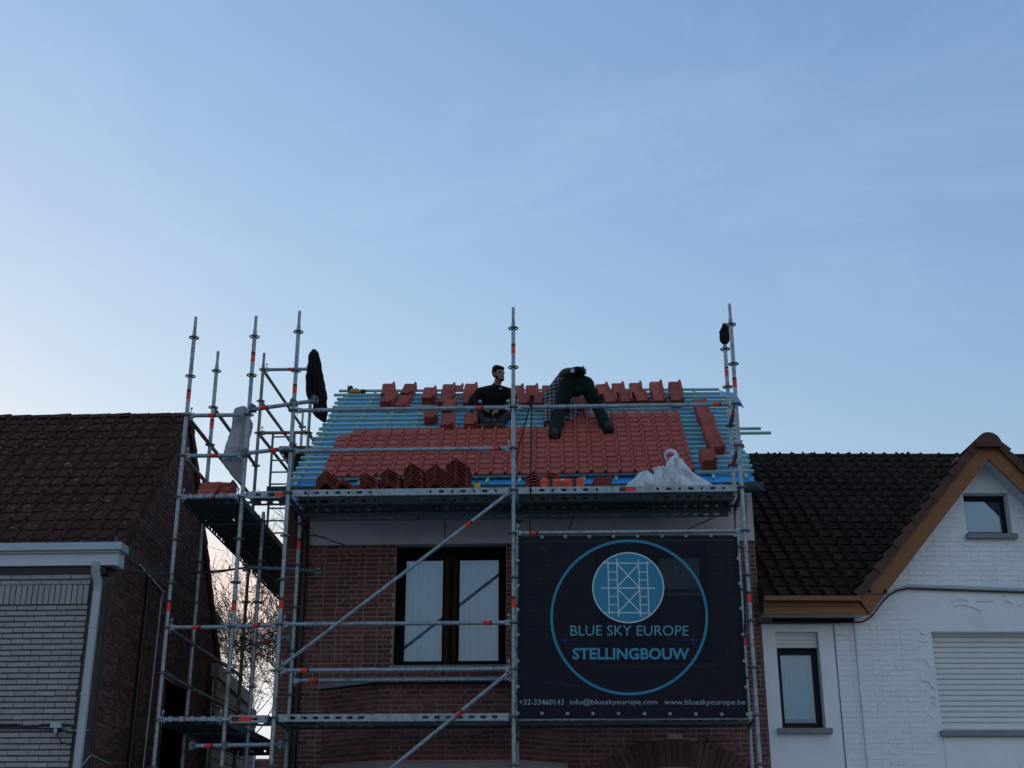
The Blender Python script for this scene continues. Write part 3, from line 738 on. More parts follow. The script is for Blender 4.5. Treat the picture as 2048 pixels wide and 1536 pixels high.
for x in (-3.83, -3.72, -3.60, -3.48, -3.36, -3.25):   # claws of the planks hooked over the ledger
    for z in (0, -2.5): MB().box((x, .118, Z0 + z + .005), (.045, .062, .052)).build('plank_claw', STEEL, ss)
ledger(ss, at(488, 1134, .9), at(640, 1143, .9), None, STEELD, name='tie_tube', wedge=False)
for (u, v) in ((491, 1129), (491, 1140), (636, 1138), (637, 1147)):
    c = at(u, v, .87); MB().box(c, (.07, .05, .03)).build('coupler', STEELD, ss)
# aluminium ladder behind
ld = thing('ladder', at(560, 1060, 4.3), 'aluminium ladder standing inside the side scaffold behind the front upright', 'ladder')
l0, l1 = at(546, 868, 4.35), at(533, 1075, 4.2); w_ = V((.33, 0, 0)); mb = MB()
for o_ in (V((0, 0, 0)), w_): MB().tube(l0 + o_, l1 + o_, .021, n=6).build('stile', STEELD, ld)
for k in range(9):
    p = l0 + (l1 - l0) * ((k + .25) / 8.6); MB().tube(p, p + w_, .013, n=6).build('rung', STEEL, ld)

# ------------------------------------------------------------------ left house: brown roof, pale brick front, dark gable
XG = -4.40
lc = atX(221, 1157, XG); YC = lc.y
rd = atX(378, 831, XG); ev = atX(243, 1096, XG); re_ = atX(437, 1335, XG)
lh = thing('brick_house', (-7, YC, 0), 'brown tiled house with pale brick front and dark brick gable', 'house')
zroofc = ev.z + (rd.z - ev.z) * (YC - ev.y) / (rd.y - ev.y)
gp = [V((XG, YC, 0)), V((XG, YC, zroofc - .14)), V((XG, rd.y, rd.z - .17)), V((XG, re_.y - .03, re_.z - .12)), V((XG, re_.y - .03, 0))]
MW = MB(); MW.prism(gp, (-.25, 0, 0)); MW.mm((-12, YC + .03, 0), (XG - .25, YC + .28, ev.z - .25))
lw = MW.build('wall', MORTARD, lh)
def ztop_g(y):
    if y < rd.y: return zroofc - .13 + (rd.z - .16 - zroofc + .13) * (y - YC) / (rd.y - YC)
    return re_.z - .1 + (rd.z - .16 - re_.z) * (re_.y - y) / (re_.y - rd.y)
zs0 = ev.z - .08; wy0, wy1 = atX(328, 1400, XG).y, atX(372, 1400, XG).y
wzt = atX(343, 1366, XG).z
def kg(s, z, hw):
    y = YC + s
    if z < 1.9 or z > min(ztop_g(y - hw), ztop_g(y + hw)) - .03: return False
    if zs0 < z < zs0 + .16: return False
    if wy0 < y < wy1 and z < wzt + .1: return False
    return True
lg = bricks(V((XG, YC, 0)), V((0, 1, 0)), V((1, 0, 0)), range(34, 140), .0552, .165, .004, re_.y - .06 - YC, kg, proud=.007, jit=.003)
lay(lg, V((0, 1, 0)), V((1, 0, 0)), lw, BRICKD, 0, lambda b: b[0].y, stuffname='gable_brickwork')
sb = MB(); y = YC + .03
while y < re_.y - .1: sb.mm((XG - .02, y, zs0 + .006), (XG + .011 + random.uniform(-.002, .002), y + .045, zs0 + .155)); y += .055
sb.build('soldier_course', MORTARD, lw, kind='stuff')
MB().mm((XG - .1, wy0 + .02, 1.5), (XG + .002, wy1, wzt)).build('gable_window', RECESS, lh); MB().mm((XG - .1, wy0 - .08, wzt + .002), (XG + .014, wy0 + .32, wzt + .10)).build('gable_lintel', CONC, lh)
# pale brick front with soldier course
xw1 = at(184, 1151, YC).x; xw0 = -9.6; zt_ = at(100, 1151, YC).z; zsol0 = at(100, 1210, YC).z; zsol1 = at(100, 1171, YC).z
pf = MB(); pf.mm((xw0, YC - .012, 0), (xw1, YC + .03, zt_ + .12)); pfo = pf.build('front_wall', WMORTAR, lh)
cp = (zsol0 - at(100, 1440, YC).z) / 20.0
rr0 = int(zsol0 / cp); off = zsol0 - rr0 * cp
def kw(s, z, hw): return True
lf = bricks(V((0, YC - .012, off)), BX, BY, range(rr0 - 34, rr0), cp, .222, xw0, xw1, kw, mort=.008, bond='half', proud=.007, jit=.0015, bed=.017)
lf += bricks(V((0, YC - .012, zsol1)), BX, BY, range(0, 2), cp * 1.0, .222, xw0, xw1, kw, mort=.008, bond='half', proud=.007, jit=.0015, bed=.017)
lay(lf, BX, BY, pfo, WBRICK, 250, lambda b: (0 if b[0].x > -6.6 else 10) - b[0].z, depth=.03)
x = xw1 - .058; k = 0; sm_ = MB().box((0, 0, 0), (.050, .03, zsol1 - zsol0 - .008)).mesh('brick', WBRICK); rest = MB()
while x > xw0:
    c = V((x + .025, YC - .022 + random.uniform(-.001, .001), (zsol0 + zsol1) / 2))
    if k < 36: obj('brick', sm_, pfo, M.Translation(c))
    else: rest.box(c, (.050, .03, zsol1 - zsol0 - .008))
    x -= .062; k += 1
rest.build('brickwork', WBRICK, pfo, kind='stuff')
# strip of red brick between the pale cladding and the corner
ls = bricks(V((0, YC + .03, 0)), BX, BY, range(34, int(ev.z / .0552)), .0552, .165, xw1 + .004, XG - .004, lambda s, z, hw: True, proud=.008)
lay(ls, BX, BY, lw, BRICKD, 60, lambda b: -b[0].z)
# eaves box with gutter lip
xe = XG + .08; ya = atX(236, 1112, xe).y; zb0, zb1 = atX(236, 1131, xe).z, atX(236, 1101, xe).z
gbx = MB(); gbx.mm((-12, ya, zb0), (xe, YC + .15, zb1)); gbo = gbx.build('eaves_box', PVC, lh)
MB().mm((-12, ya - .07, zb1 + .002), (xe + .05, YC + .12, zb1 + .085)).build('gutter', ZINC, gbo); MB().mm((-12, ya - .035, zb1 - .022), (xe + .02, ya - .001, zb1 + .001)).build('gutter_lip', ZINC, gbo)
MB().mm((xe - .025, ya - .004, zb0 - .004), (xe + .004, YC + .14, zb1 - .024)).build('corner_trim', PVC, gbo)
MB().mm((-12, ya + .04, zb0 - .09), (XG - .05, YC + .028, zb0 - .002)).build('soffit', BLACKP, gbo)
# downpipe
dp0, dp1 = at(195, 1165, YC - .09), at(152, 1536, YC - .09)
dpx = dp0.x; dm = MB(); dm.path([V((dpx, YC - .20, zb0)), V((dpx, YC - .19, zb0 - .10)), V((dpx + .01, YC - .10, zb0 - .2)), V((dpx + .01, YC - .09, zb0 - .32)), V((dpx + .01, YC - .09, 0))], .048, 12); dpo = dm.build('downpipe', ZINC, lh)
for zz in (at(183, 1255, YC - .09).z, at(170, 1390, YC - .09).z): MB().tube((dpx + .01, YC - .09, zz), (dpx + .01, YC - .09, zz + .02), .054, n=12).build('pipe_collar', ZINC, dpo)
MB().path([at(221, 1157, YC - .02), at(208, 1290, YC - .02), at(190, 1450, YC - .02), V((at(190, 1450, YC - .02).x, YC - .02, 1))], .018, 6).build('corner_line', BLACKP, lh)  # thin black line running down the house corner
MB().path([atX(279, 1130, XG + .02), atX(328, 1185, XG + .02), atX(323, 1196, XG + .03), atX(286, 1536, XG + .03)], .012, 6).build('conduit', ZINC, lh)
MB().path([atX(299, 1155, XG + .04), atX(266, 1460, XG + .04), atX(258, 1536, XG + .04)], .03, 8).build('gable_pipe', BLACKP, lh)
MB().path([atX(165, 1530, XG + .03), atX(181, 1510, XG + .03), atX(222, 1528, XG + .03)], .006, 5).build('loose_wire', ZINC, lh)
# roof
lro = MB(); sl = (rd - ev); sln = sl.length; sld = sl / sln
nrm = V((-1, 0, 0)).cross(sld); nrm = nrm if nrm.z > 0 else -nrm
lro.prism([V((-12, ev.y, ev.z - .03)), V((-12, rd.y, rd.z - .03)), V((-12, re_.y, re_.z)), V((-12, re_.y, re_.z - .1)), V((-12, rd.y, rd.z - .15)), V((-12, ev.y, ev.z - .13))], (12 + XG - .0, 0, 0))
lroo = lro.build('roof', MORTARD, lh)
NR_ = 16; g_ = sln / NR_; cw = .186
ot = tile_mesh('roof_tile', cw, g_ * 1.18, OLDTILE, th=.02); ov = tile_mesh('roof_tile', cw * .96, g_ * 1.16, OLDTILE, th=.02, verge=.10)
rest = MB(); cnt = 0
for r_ in range(NR_):
    for c in range(30):
        o = V((XG + .035 - cw * (c + 1), ev.y, ev.z)) + sld * (g_ * r_ - .04) + nrm * (.010 + random.uniform(0, .006) + .009 * math.sin(c * .31 + r_ * .5) * math.sin(r_ * .37 + 1)) + sld * random.uniform(-.006, .006); 
        m4 = frame(o, BX, sld, nrm) @ M.Rotation(-R(5.5) + random.uniform(-.012, .012), 4, 'X') @ M.Rotation(random.uniform(-.012, .012), 4, 'Z')
        vis = c < 11 + r_ * .45
        if vis and cnt < 300: obj('roof_tile', ov if c == 0 else ot, lroo, m4); cnt += 1
        else:
            p = tile_profile(cw); n = len(p)
            rest.add([m4 @ V((x, 0, z + .02)) for x, z in p] + [m4 @ V((x, g_ * 1.1, z + .02)) for x, z in p] + [m4 @ V((x, 0, z)) for x, z in p], [(i, i + 1, n + i + 1, n + i) for i in range(n - 1)] + [(2 * n + i, 2 * n + i + 1, i + 1, i) for i in range(n - 1)])
rest.build('roof_tiles', OLDTILE, lroo, kind='stuff')
bt = MB()                                 # stepped verge tiles of the back slope
for k in range(14):
    a = rd + (re_ - rd) * (k / 14); b = rd + (re_ - rd) * ((k + 1.05) / 14)
    bt.prism([a + V((.04, 0, .02)), b + V((.04, .03, .06)), b + V((.04, -.02, -.14)), a + V((.04, -.02, -.14))], (-.25, 0, 0))
bt.build('back_verge', OLDTILE, lroo)
rm = None
x = XG + .02; k = 0
while x > -9.4:                           # ridge tiles
    mb = MB(); l = .30; pts = []
    tl = random.uniform(-.01, .012)
    for xx, rr in ((0, .088), (-l, .075)):
        for i in range(8):
            t = math.pi * i / 7; pts.append(V((x + xx, rd.y + .01 + rr * math.cos(t) * 1.15, rd.z - .035 + rr * math.sin(t) * .95 + (tl if xx == 0 else 0))))
    mb.add(pts, [(i, i + 1, 9 + i, 8 + i) for i in range(7)], True).add(pts[:8], [tuple(range(8))]); mb.build('ridge_tile', OLDTILE, lroo); x -= .27
# telephone cables and junction box on the pale front
cb = thing('cable', at(60, 1452, YC - .05), 'black telephone cable with a small grey junction box across the pale brick front', 'cable')
yy = YC - .05
MB().path([V((-9, yy, at(0, 1450, yy).z)), at(0, 1450, yy), at(35, 1449, yy), at(62, 1455, yy), at(82, 1450, yy), at(100, 1449, yy), at(140, 1450, yy), at(163, 1458, yy)], .010, 6).build('wire', BLACKP, cb)
MB().path([V((-9, yy, at(0, 1456, yy).z)), at(0, 1455, yy), at(105, 1457, yy), at(130, 1462, yy), at(150, 1466, yy), at(170, 1464, yy)], .010, 6).build('wire', BLACKP, cb)
MB().path([at(116, 1460, yy), at(115, 1472, yy), at(122, 1484, yy), at(140, 1489, yy), at(158, 1485, yy), at(166, 1478, yy)], .008, 6).build('wire', BLACKP, cb)
MB().path([at(120, 1468, yy), at(132, 1463, yy), at(150, 1460, yy), at(165, 1465, yy), at(178, 1459, yy)], .005, 6).build('wire', ZINC, cb)
a, b = at(102, 1456, yy - .02), at(124, 1446, yy - .02); bx = MB(); bx.mm((a.x, yy - .05, a.z), (b.x, yy + .03, b.z)).mm((a.x + .04, yy - .04, a.z - .05), (b.x - .04, yy, a.z)); bx.build('junction_box', ZINC, cb)
cb2 = thing('cable', at(430, 1142, 1.0), 'black overhead cable crossing the gap from the pale eaves box to the scaffold', 'cable')
MB().path([atX(252, 1141, XG + .1), at(320, 1147, -.0), at(360, 1146.5, .4), at(412, 1144, .7), at(455, 1140, .85), at(505, 1133, .95)], .012, 6).build('wire', BLACKP, cb2)
MB().path([atX(252, 1143, XG + .1), at(330, 1149, -.0), at(395, 1146, .5), at(430, 1146, .75), at(470, 1139, .9), at(505, 1135, .95)], .007, 6).build('wire', BLACKP, cb2)
mb = MB(); c = at(459, 1136, .86); mb.sph(c, (.012, .012, .022)).sph(c + V((0, 0, .022)), .010); mb.build('cable_clip', BLACKP, cb2)

# ------------------------------------------------------------------ weatherboarded annex and distant wall behind the gap
an = thing('annex', (-4.8, 6.5, 0), 'grey weatherboarded annex behind the dark brick gable', 'building')
XA = -4.3; t0, t1, t2 = atX(436, 1352, XA), atX(500, 1408, XA), atX(514, 1432, XA)
MB().prism([V((XA - .03, t0.y, 0)), V((XA - .03, t0.y, t0.z)), V((XA - .03, t1.y, t1.z)), V((XA - .03, t2.y, 0))], (-3.5, 0, 0)).build('wall', CLAD, an)
bp = .135; z = t0.z - .02 - bp; k = 0
while z > .3:
    y1 = t0.y + (t1.y - t0.y) * min(1, max(0, (t0.z - (z + bp)) / max(.01, t0.z - t1.z)))
    y1 = max(y1, t0.y + .2) if z + bp > t1.z else t2.y
    q0 = [V((XA - .03, t0.y, z)), V((XA - .03, y1, z)), V((XA - .03, y1, z + bp)), V((XA - .03, t0.y, z + bp))]; q1 = [V((XA, t0.y, z)), V((XA, y1, z)), V((XA - .016, y1, z + bp)), V((XA - .016, t0.y, z + bp))]
    MB().hexa(q0, q1).build('weatherboard', CLAD, an); z -= bp; k += 1
MB().prism([t0 + V((.02, -.05, -.02)), t1 + V((.02, .1, -.04)), t1 + V((.02, .1, .14)), t0 + V((.02, -.05, .17))], (-.12, 0, 0)).build('verge_board', CLADL, an)
MB().mm((XA - .2, t0.y - .14, 0), (XA - .03, t0.y - .02, t0.z - .02)).build('corner_post', BLACKP, an)
dw = thing('outbuilding', (-4, 15, 0), 'low red brick outbuilding far behind the gap with a white corner post', 'building')
da, db = at(509, 1517, 14), at(620, 1517, 14)
MB().mm((da.x, 14.06, 0), (db.x, 17, da.z)).build('wall', MORTAR, dw)
lay(bricks(V((0, 14.06, 0)), BX, BY, range(int((da.z - .8) / .07), int(da.z / .07)), .07, .21, da.x, db.x, lambda s, z, h: True), BX, BY, dw, BRICK, 40, lambda b: -b[0].z + b[0].x)
MB().mm((da.x - .12, 13.98, 0), (da.x - .002, 14.06, da.z + .05)).build('corner_post', PVC, dw)

# ------------------------------------------------------------------ bare tree behind
tr = thing('bare_tree', (at(575, 1400, 16).x, 16, 0), 'bare winter tree with a few dry leaves seen through the gap', 'tree')
TB = V((at(590, 1400, 16).x, 16, 0)); trng = random.Random(11); twig = MB(); limbs = MB(); leafs = MB(); LV = []
def grow(p, d, L, r, depth, mb):
    n = 4; pts = [p.copy()]; rs = [r]; q = p.copy(); dd = d.copy()
    for i in range(n):
        dd = (dd + V((trng.uniform(-1, 1), trng.uniform(-1, 1), trng.uniform(-.6, .9))) * (.18 if depth else .06)).normalized()
        q = q + dd * (L / n); pts.append(q.copy()); rs.append(r * (1 - .45 * (i + 1) / n))
    mb.path(pts, rs, 6 if depth < 2 else (4 if depth < 4 else 3))
    if depth >= 6:
        if trng.random() < .16: LV.append(pts[-1])
        return
    k = (6 if depth == 0 else 5 if depth < 3 else 4) if depth < 5 else 3
    for i in range(k):
        j = trng.choice((2, 3, 4, 4)) if depth else trng.choice((3, 4, 4, 4))
        ax = dd.orthogonal().normalized(); ax.rotate(M.Rotation(trng.uniform(0, 6.28), 3, dd)); nd = dd.copy(); nd.rotate(M.Rotation(R(trng.uniform(22, 58)), 3, ax))
        nd.z += .10; nd.normalize()
        grow(pts[j], nd, L * trng.uniform(.58, .80), max(.0062, rs[j] * trng.uniform(.52, .74)), depth + 1, twig if depth >= 1 else limbs)
grow(TB, V((-.03, 0, 1)), 3.6, .17, 0, limbs)
limbs.build('trunk', BARK, tr); twig.build('crown', TWIG, tr)
for p in LV:
    a = V((trng.uniform(-1, 1), trng.uniform(-1, 1), trng.uniform(-1, 1))).normalized() * .025; b = a.orthogonal().normalized() * .018
    leafs.add([p - a, p + b, p + a, p - b], [(0, 1, 2, 3)])
leafs.build('dry_leaves', TWIG, tr, kind='stuff')

# ------------------------------------------------------------------ white house on the right
AN = R(2.7); OX, OY = XR + .02, YF
HX, HN = V((math.cos(AN), math.sin(AN), 0)), V((math.sin(AN), -math.cos(AN), 0)); HY = -HN
def hp(x, y, z): return V((OX, OY, 0)) + HX * x + HY * y + V((0, 0, z))
def hl(p): d = p - V((OX, OY, 0)); return V((d.dot(HX), d.dot(HY), p.z))
def hat(u, v, y): return hl(atP(u, v, hp(0, y, 0), HY))     # local coordinates of a point on the plane y
HM = M(((HX.x, HY.x, 0, OX), (HX.y, HY.y, 0, OY), (0, 0, 1, 0), (0, 0, 0, 1)))
def hbox(mb, a, b):
    a = V(a); b = V(b); c = (a + b) / 2
    return mb.box(hp(*c), (abs(a.x - b.x), abs(a.y - b.y), abs(a.z - b.z)), M((HX, HY, V((0, 0, 1)))).transposed())
def hpr(mb, poly, y0, y1): return mb.prism([hp(x, y0, z) for x, z in poly], HY * (y1 - y0))
wh = thing('white_house', (OX + 3.5, OY, 0), 'white painted house with dark roof and brown trimmed front gable', 'house')
XEND = 10.0
ap = hat(1976, 919, 0); fl_ = hat(1739, 1229, -.28); axx = hat(1976, 919, -.28)
zf0 = fl_.z; e_top = hat(1718, 1194, -.28).z
xs = hat(1713, 1300, -.0).x               # step where the gable bay begins
# gable bay: triangle on plane y=0, mirrored about the apex
axl = axx.x; hw_ = axl - fl_.x; slp = (axx.z - zf0) / hw_
aw = hat(1936, 1069, 0), hat(2014, 986, 0); nw = hat(1565, 1457, .03), hat(1636, 1263, .03); rs_ = hat(1885, 1462, 0), (hat(1868, 1263, 0).x + 2.4, 0, hat(1868, 1263, 0).z)
WM = MB()
def hwall(x0, x1, z0, z1, holes, y, th):
    xs_ = sorted({x0, x1, *[h[0] for h in holes if x0 < h[0] < x1], *[h[1] for h in holes if x0 < h[1] < x1]})
    for a, b in zip(xs_[:-1], xs_[1:]):
        z = z0
        for h in sorted([h for h in holes if h[0] <= a + 1e-6 and h[1] >= b - 1e-6], key=lambda h: h[2]):
            if h[2] > z: hbox(WM, (a, y, z), (b, y + th, h[2]))
            z = h[3]
        if z1 > z: hbox(WM, (a, y, z), (b, y + th, z1))
nwh = (nw[0].x, nw[1].x, nw[0].z, nw[1].z); rsh = (rs_[0].x, rs_[1][0], rs_[0].z, rs_[1][2]); awh = (aw[0].x, aw[1].x, aw[0].z, aw[1].z)
hwall(0, xs, 0, zf0 - .03, [nwh], .03, .3); hwall(xs, XEND, 0, zf0 - .03, [rsh], 0, .33)
zg0 = zf0 - .03
def gx(z): return axl - max(0, (axx.z + .10 - z) / slp)          # left edge of gable wall at height z
zz = [zg0, awh[2], awh[3], axx.z + .02]
for a, b in zip(zz[:-1], zz[1:]):
    L0, L1 = gx(a), gx(b)
    if abs(a - awh[2]) < 1e-6:
        hpr(WM, [(L0, a), (awh[0], a), (awh[0], b), (L1, b)], 0, .3); hpr(WM, [(awh[1], a), (2 * axl - L0, a), (2 * axl - L1, b), (awh[1], b)], 0, .3)
    else: hpr(WM, [(L0, a), (2 * axl - L0, a), (2 * axl - L1, b), (L1, b)], 0, .3)
who = WM.build('wall', PLASTER, wh)
MB().mm((0, 0, 0), (0, 0, 0)) if 0 else None
# painted bricks in low relief
xb1 = hat(1862, 1400, 0).x; zc = hat(1850, 1184, 0).z
def kr(s, z, hw):
    if z > zc:
        if s - hw < gx(z + .03) + .02 or s + hw > 2 * axl - gx(z + .03) - .02: return False
        if awh[0] - .015 < s + hw and s - hw < awh[1] + .06 and awh[2] - .06 < z < awh[3] + .02: return False
        return True
    return xs - .0 < s - hw and s + hw < xb1 - .03 * math.sin(z * 9) and z < zg0 + .2 and z > 2.6
lr = bricks(V((OX, OY, 0)), HX, HN, range(40, 125), .0595, .178, xs + .006, axl + 2.4, kr, mort=.010, bond='mix', proud=.0065, jit=.0035)
xl0 = hat(1672, 1300, .03).x
lr2 = bricks(hp(0, .03, 0), HX, HN, range(46, 82), .0595, .178, xl0, xs - .004, lambda s, z, h: z < zf0 - .05, mort=.010, proud=.0065, jit=.0035)
lay(lr + lr2, HX, HN, who, PAINT, 300, lambda b: (0 if hl(b[0]).x < axl + .3 else 5) + abs(hl(b[0]).x - xb1 + .4) * .6 + abs(b[0].z - 5.0) * .3, depth=.03, stuffname='painted_brickwork')
pe = random.Random(5)
def crack(pts, w=.012):
    P = [atP(u, v, hp(0, -.003, 0), HY) for u, v in pts]; mb = MB()
    for a, b in zip(P[:-1], P[1:]):
        d = (b - a).normalized(); t = d.cross(HN).normalized(); t = t if t.z < 0 else -t
        w1 = w * pe.uniform(.5, 1.2)
        mb.hexa([a, b, b - t * w1, a - t * w1], [a + HN * .012, b + HN * .012, b - t * w1 + HN * .002, a - t * w1 + HN * .002])
    mb.build('peeling_paint', PLASTER, who)
for pts in ([(1902, 1205), (1915, 1199), (1930, 1199), (1935, 1204)], [(1908, 1213), (1922, 1209), (1936, 1212), (1950, 1216), (1962, 1222)], [(1952, 1202), (1972, 1203), (1988, 1201)], [(2008, 1191), (2012, 1193), (2010, 1201), (2025, 1207)], [(2034, 1213), (2044, 1208)],
            [(1838, 1282), (1846, 1284), (1856, 1282)], [(1848, 1322), (1856, 1326), (1860, 1335), (1864, 1332)], [(1846, 1362), (1858, 1364), (1863, 1372), (1868, 1367)], [(1861, 1379), (1864, 1372), (1871, 1378)], [(1860, 1392), (1872, 1396), (1868, 1404)], [(1864, 1404), (1874, 1412)], [(1856, 1430), (1868, 1438)], [(1840, 1265), (1850, 1270), (1856, 1266)]): crack(pts)
# roof
RY = 3.9; rz = hat(1700, 912, RY).z; ez = e_top + .02
ea = V(hp(0, -.26, ez)); rb = V(hp(0, RY, rz)); rsd = (rb - ea).normalized(); rn = HX.cross(rsd); rn = rn if rn.z > 0 else -rn
rl = (rb - ea).length; NRR = 20; gr = rl / NRR
RB = MB()
for a, b in ((0, XEND),):
    zq = ez + (rz - ez) * (.34 + .26) / (RY + .26); xq = fl_.x + .05
    RB.add([hp(a, -.26, ez - .03), hp(xq, -.26, ez - .03), hp(xq, .34, zq - .03), hp(b, .34, zq - .03), hp(b, RY, rz - .03), hp(a, RY, rz - .03), hp(b, RY + 4, ez), hp(a, RY + 4, ez), hp(a, .34, zq - .03)], [(0, 1, 2, 8), (8, 2, 3, 4, 5), (5, 4, 6, 7)])
rbo = RB.build('roof', DARKTILE, wh)
MB().prism([hp(.0, .35, 0), hp(0, .35, ez - .1), hp(0, RY, rz - .1), hp(0, RY + 3.6, ez - .1), hp(0, RY + 3.6, 0)], HX * .2).build('side_wall', PLASTER, wh)
cwr = .182; dt = tile_mesh('roof_tile', cwr, gr * 1.2, DARKTILE, th=.018, prof=[(x, z * 1.55) for x, z in tile_profile(cwr)])
allr = []
for r_ in range(NRR):
    zr = ez + (rz - ez) * (r_ / NRR); yr = -.26 + (RY + .26) * r_ / NRR
    lim = axl - (axx.z - zr + .02) / slp     # covered by the gable roof beyond here
    c = 0
    while c * cwr < XEND - .3:
        x = c * cwr - .02
        o = hp(x, yr, zr) + rsd * (-.03 + random.uniform(-.006, .006)) + rn * (random.uniform(.001, .006) + .010 + .010 * math.sin(x * 1.3 + r_ * .35) * math.sin(r_ * .5))
        m4 = frame(o, HX, rsd, rn) @ M.Rotation(-R(4.6) + random.uniform(-.012, .012), 4, 'X') @ M.Rotation(random.uniform(-.012, .012), 4, 'Z')
        if not ((lim - .10 if yr < .1 else lim + .1) < x < 2 * axl - lim - .1): allr.append((x + (0 if x < axl else 50), m4))
        c += 1
allr.sort(key=lambda t: t[0]); rest = MB()
for i, (x, m4) in enumerate(allr):
    if i < 300: obj('roof_tile', dt, rbo, m4)
    else:
        p = tile_profile(cwr); n = len(p)
        rest.add([m4 @ V((x, 0, z + .018)) for x, z in p] + [m4 @ V((x, gr * 1.1, z + .018)) for x, z in p] + [m4 @ V((x, 0, z)) for x, z in p], [(i, i + 1, n + i + 1, n + i) for i in range(n - 1)] + [(2 * n + i, 2 * n + i + 1, i + 1, i) for i in range(n - 1)])
rest.build('roof_tiles', DARKTILE, rbo, kind='stuff')
x = .0
while x < XEND - .5:
    mb = MB(); pts = []; l = .285
    for xx, rr in ((0, .085), (.03, .088), (.035, .068), (l, .072)):
        for i in range(8):
            t = math.pi * i / 7; pts.append(hp(x + xx, RY + .0 + rr * math.cos(t) * 1.1, rz - .03 + rr * math.sin(t) * .95))
    mb.add(pts, [(k * 8 + i, k * 8 + i + 1, k * 8 + 9 + i, k * 8 + 8 + i) for k in range(3) for i in range(7)]).add(pts[:8], [tuple(range(8))]); mb.build('ridge_tile', DARKTILE, rbo); x += .285
# eaves: gutter fascia, soffit
fx1 = hat(1716, 1210, -.28).x; fx2 = fl_.x
fo = MB(); hpr(fo, [(-.02, hat(1600, 1204, -.28).z), (fx1, hat(1600, 1204, -.28).z), (fl_.x - .0, zf0), (-.02, zf0)], -.28, -.24); fo_ = fo.build('fascia', FASCIA, wh)
m_ = MB(); hbox(m_, (-.02, -.36, hat(1600, 1204, -.28).z + .004), (fx1 + .02, -.24, e_top + .0)); m_.build('gutter', FASCIA, fo_)
m_ = MB(); hbox(m_, (-.02, -.288, zf0 + (e_top - zf0) * .45), (fx1, -.2805, zf0 + (e_top - zf0) * .47)); m_.build('joint', BLACKP, fo_)
so = MB(); hbox(so, (0, -.24, zf0 + .03), (fx2, .03, zf0 + .05)); so.build('soffit', PVC, wh)
k = 0.02
while k < fx2 - .1:
    m_ = MB(); hbox(m_, (k, -.235, zf0 + .018), (k + .085, .028, zf0 + .029)); m_.build('soffit_board', PVC, wh); k += .09
# barge boards, verge tiles, ridge cap of the front gable
dv = V((1, slp)).normalized() if 0 else None
def barge(sg):
    f = lambda x: axl + sg * (x - axl)
    o0 = (fl_.x, zf0); o1 = (axl, axx.z); wv = hat(1965, 899, -.28)
    dz_ = (hat(1718.5, 1194, -.28).z - zf0) - slp * (hat(1718.5, 1194, -.28).x - fl_.x)
    poly = [(f(o0[0]), o0[1]), (f(o1[0]) - sg * .0015, o1[1]), (f(o1[0]) - sg * .0015, o1[1] + dz_), (f(fx1), hat(1718.5, 1194, -.28).z)]
    if sg < 0: poly = poly[::-1]
    m_ = MB(); hpr(m_, poly, -.30, -.262); bo = m_.build('barge_board', FASCIA, wh)
    L2 = V((o1[0] - fx1, 0, o1[1] + dz_ - (hat(1718.5, 1194, -.28).z))); n_t = 13
    for k in range(n_t):
        a = V((fx1, 0, hat(1718.5, 1194, -.28).z)) + L2 * (k / n_t * .945); b = a + L2 * (1.10 / n_t * .945)
        u = L2.normalized(); nn = V((-u.z, 0, u.x)); h0, h1 = .055, .075
        poly = [a - nn * .03, b - nn * .045, b + nn * (h0 - .012), a + nn * h1]
        poly = [(f(p.x), p.z) for p in poly]
        if sg < 0: poly = poly[::-1]
        m_ = MB(); hpr(m_, poly, -.335 - .012 * (k % 2 == 0), -.05); m_.build('verge_tile', VERGE, wh)
    # slope of the gable roof running back into the main roof, and its white boarded soffit
    p0 = (fx1, hat(1718.5, 1194, -.28).z - .06); p1 = (axl, axx.z + dz_ - .06)
    yb = lambda z: max(-.05, -.26 + (RY + .26) * (z - ez) / (rz - ez) + .05)
    rp = MB(); rp.add([hp(f(p0[0]), -.3, p0[1]), hp(f(p1[0]), -.3, p1[1]), hp(f(p1[0]), yb(p1[1]), p1[1]), hp(f(p0[0]), yb(p0[1]), p0[1])], [(0, 1, 2, 3)] if sg > 0 else [(3, 2, 1, 0)]); rp.build('gable_roof', DARKTILE, wh)
    sfl = L2.length; k = 0.25; u = L2.normalized(); nb = 22
    for i in range(nb):
        a = V((fl_.x, 0, zf0)) + V((axl - fl_.x, 0, axx.z - zf0)) * (i / nb) + V((0, 0, .03)); b = V((fl_.x, 0, zf0)) + V((axl - fl_.x, 0, axx.z - zf0)) * ((i + .95) / nb) + V((0, 0, .03))
        poly = [(f(a.x), a.z), (f(b.x), b.z), (f(b.x), b.z + .02), (f(a.x), a.z + .02)]
        if sg < 0: poly = poly[::-1]
        m_ = MB(); hpr(m_, poly, -.262, .0); m_.build('soffit_board', PVC, wh)
    return dz_
dzb = barge(1); barge(-1)
cp_ = MB(); c = hat(1971, 888, -.36); r_ = .152
pts = []
for yy_, rr in ((-.40, r_), (.6, r_)):
    for i in range(14):
        t = R(-12) + R(204) * i / 13; pts.append(hp(axl + rr * math.cos(t), yy_, c.z - .01 + rr * math.sin(t)))
cp_.add(pts, [(i, i + 1, 15 + i, 14 + i) for i in range(13)], True); cp_.add(pts[:14], [tuple(range(14))[::-1]]); cp_.build('ridge_cap', VERGE, wh)
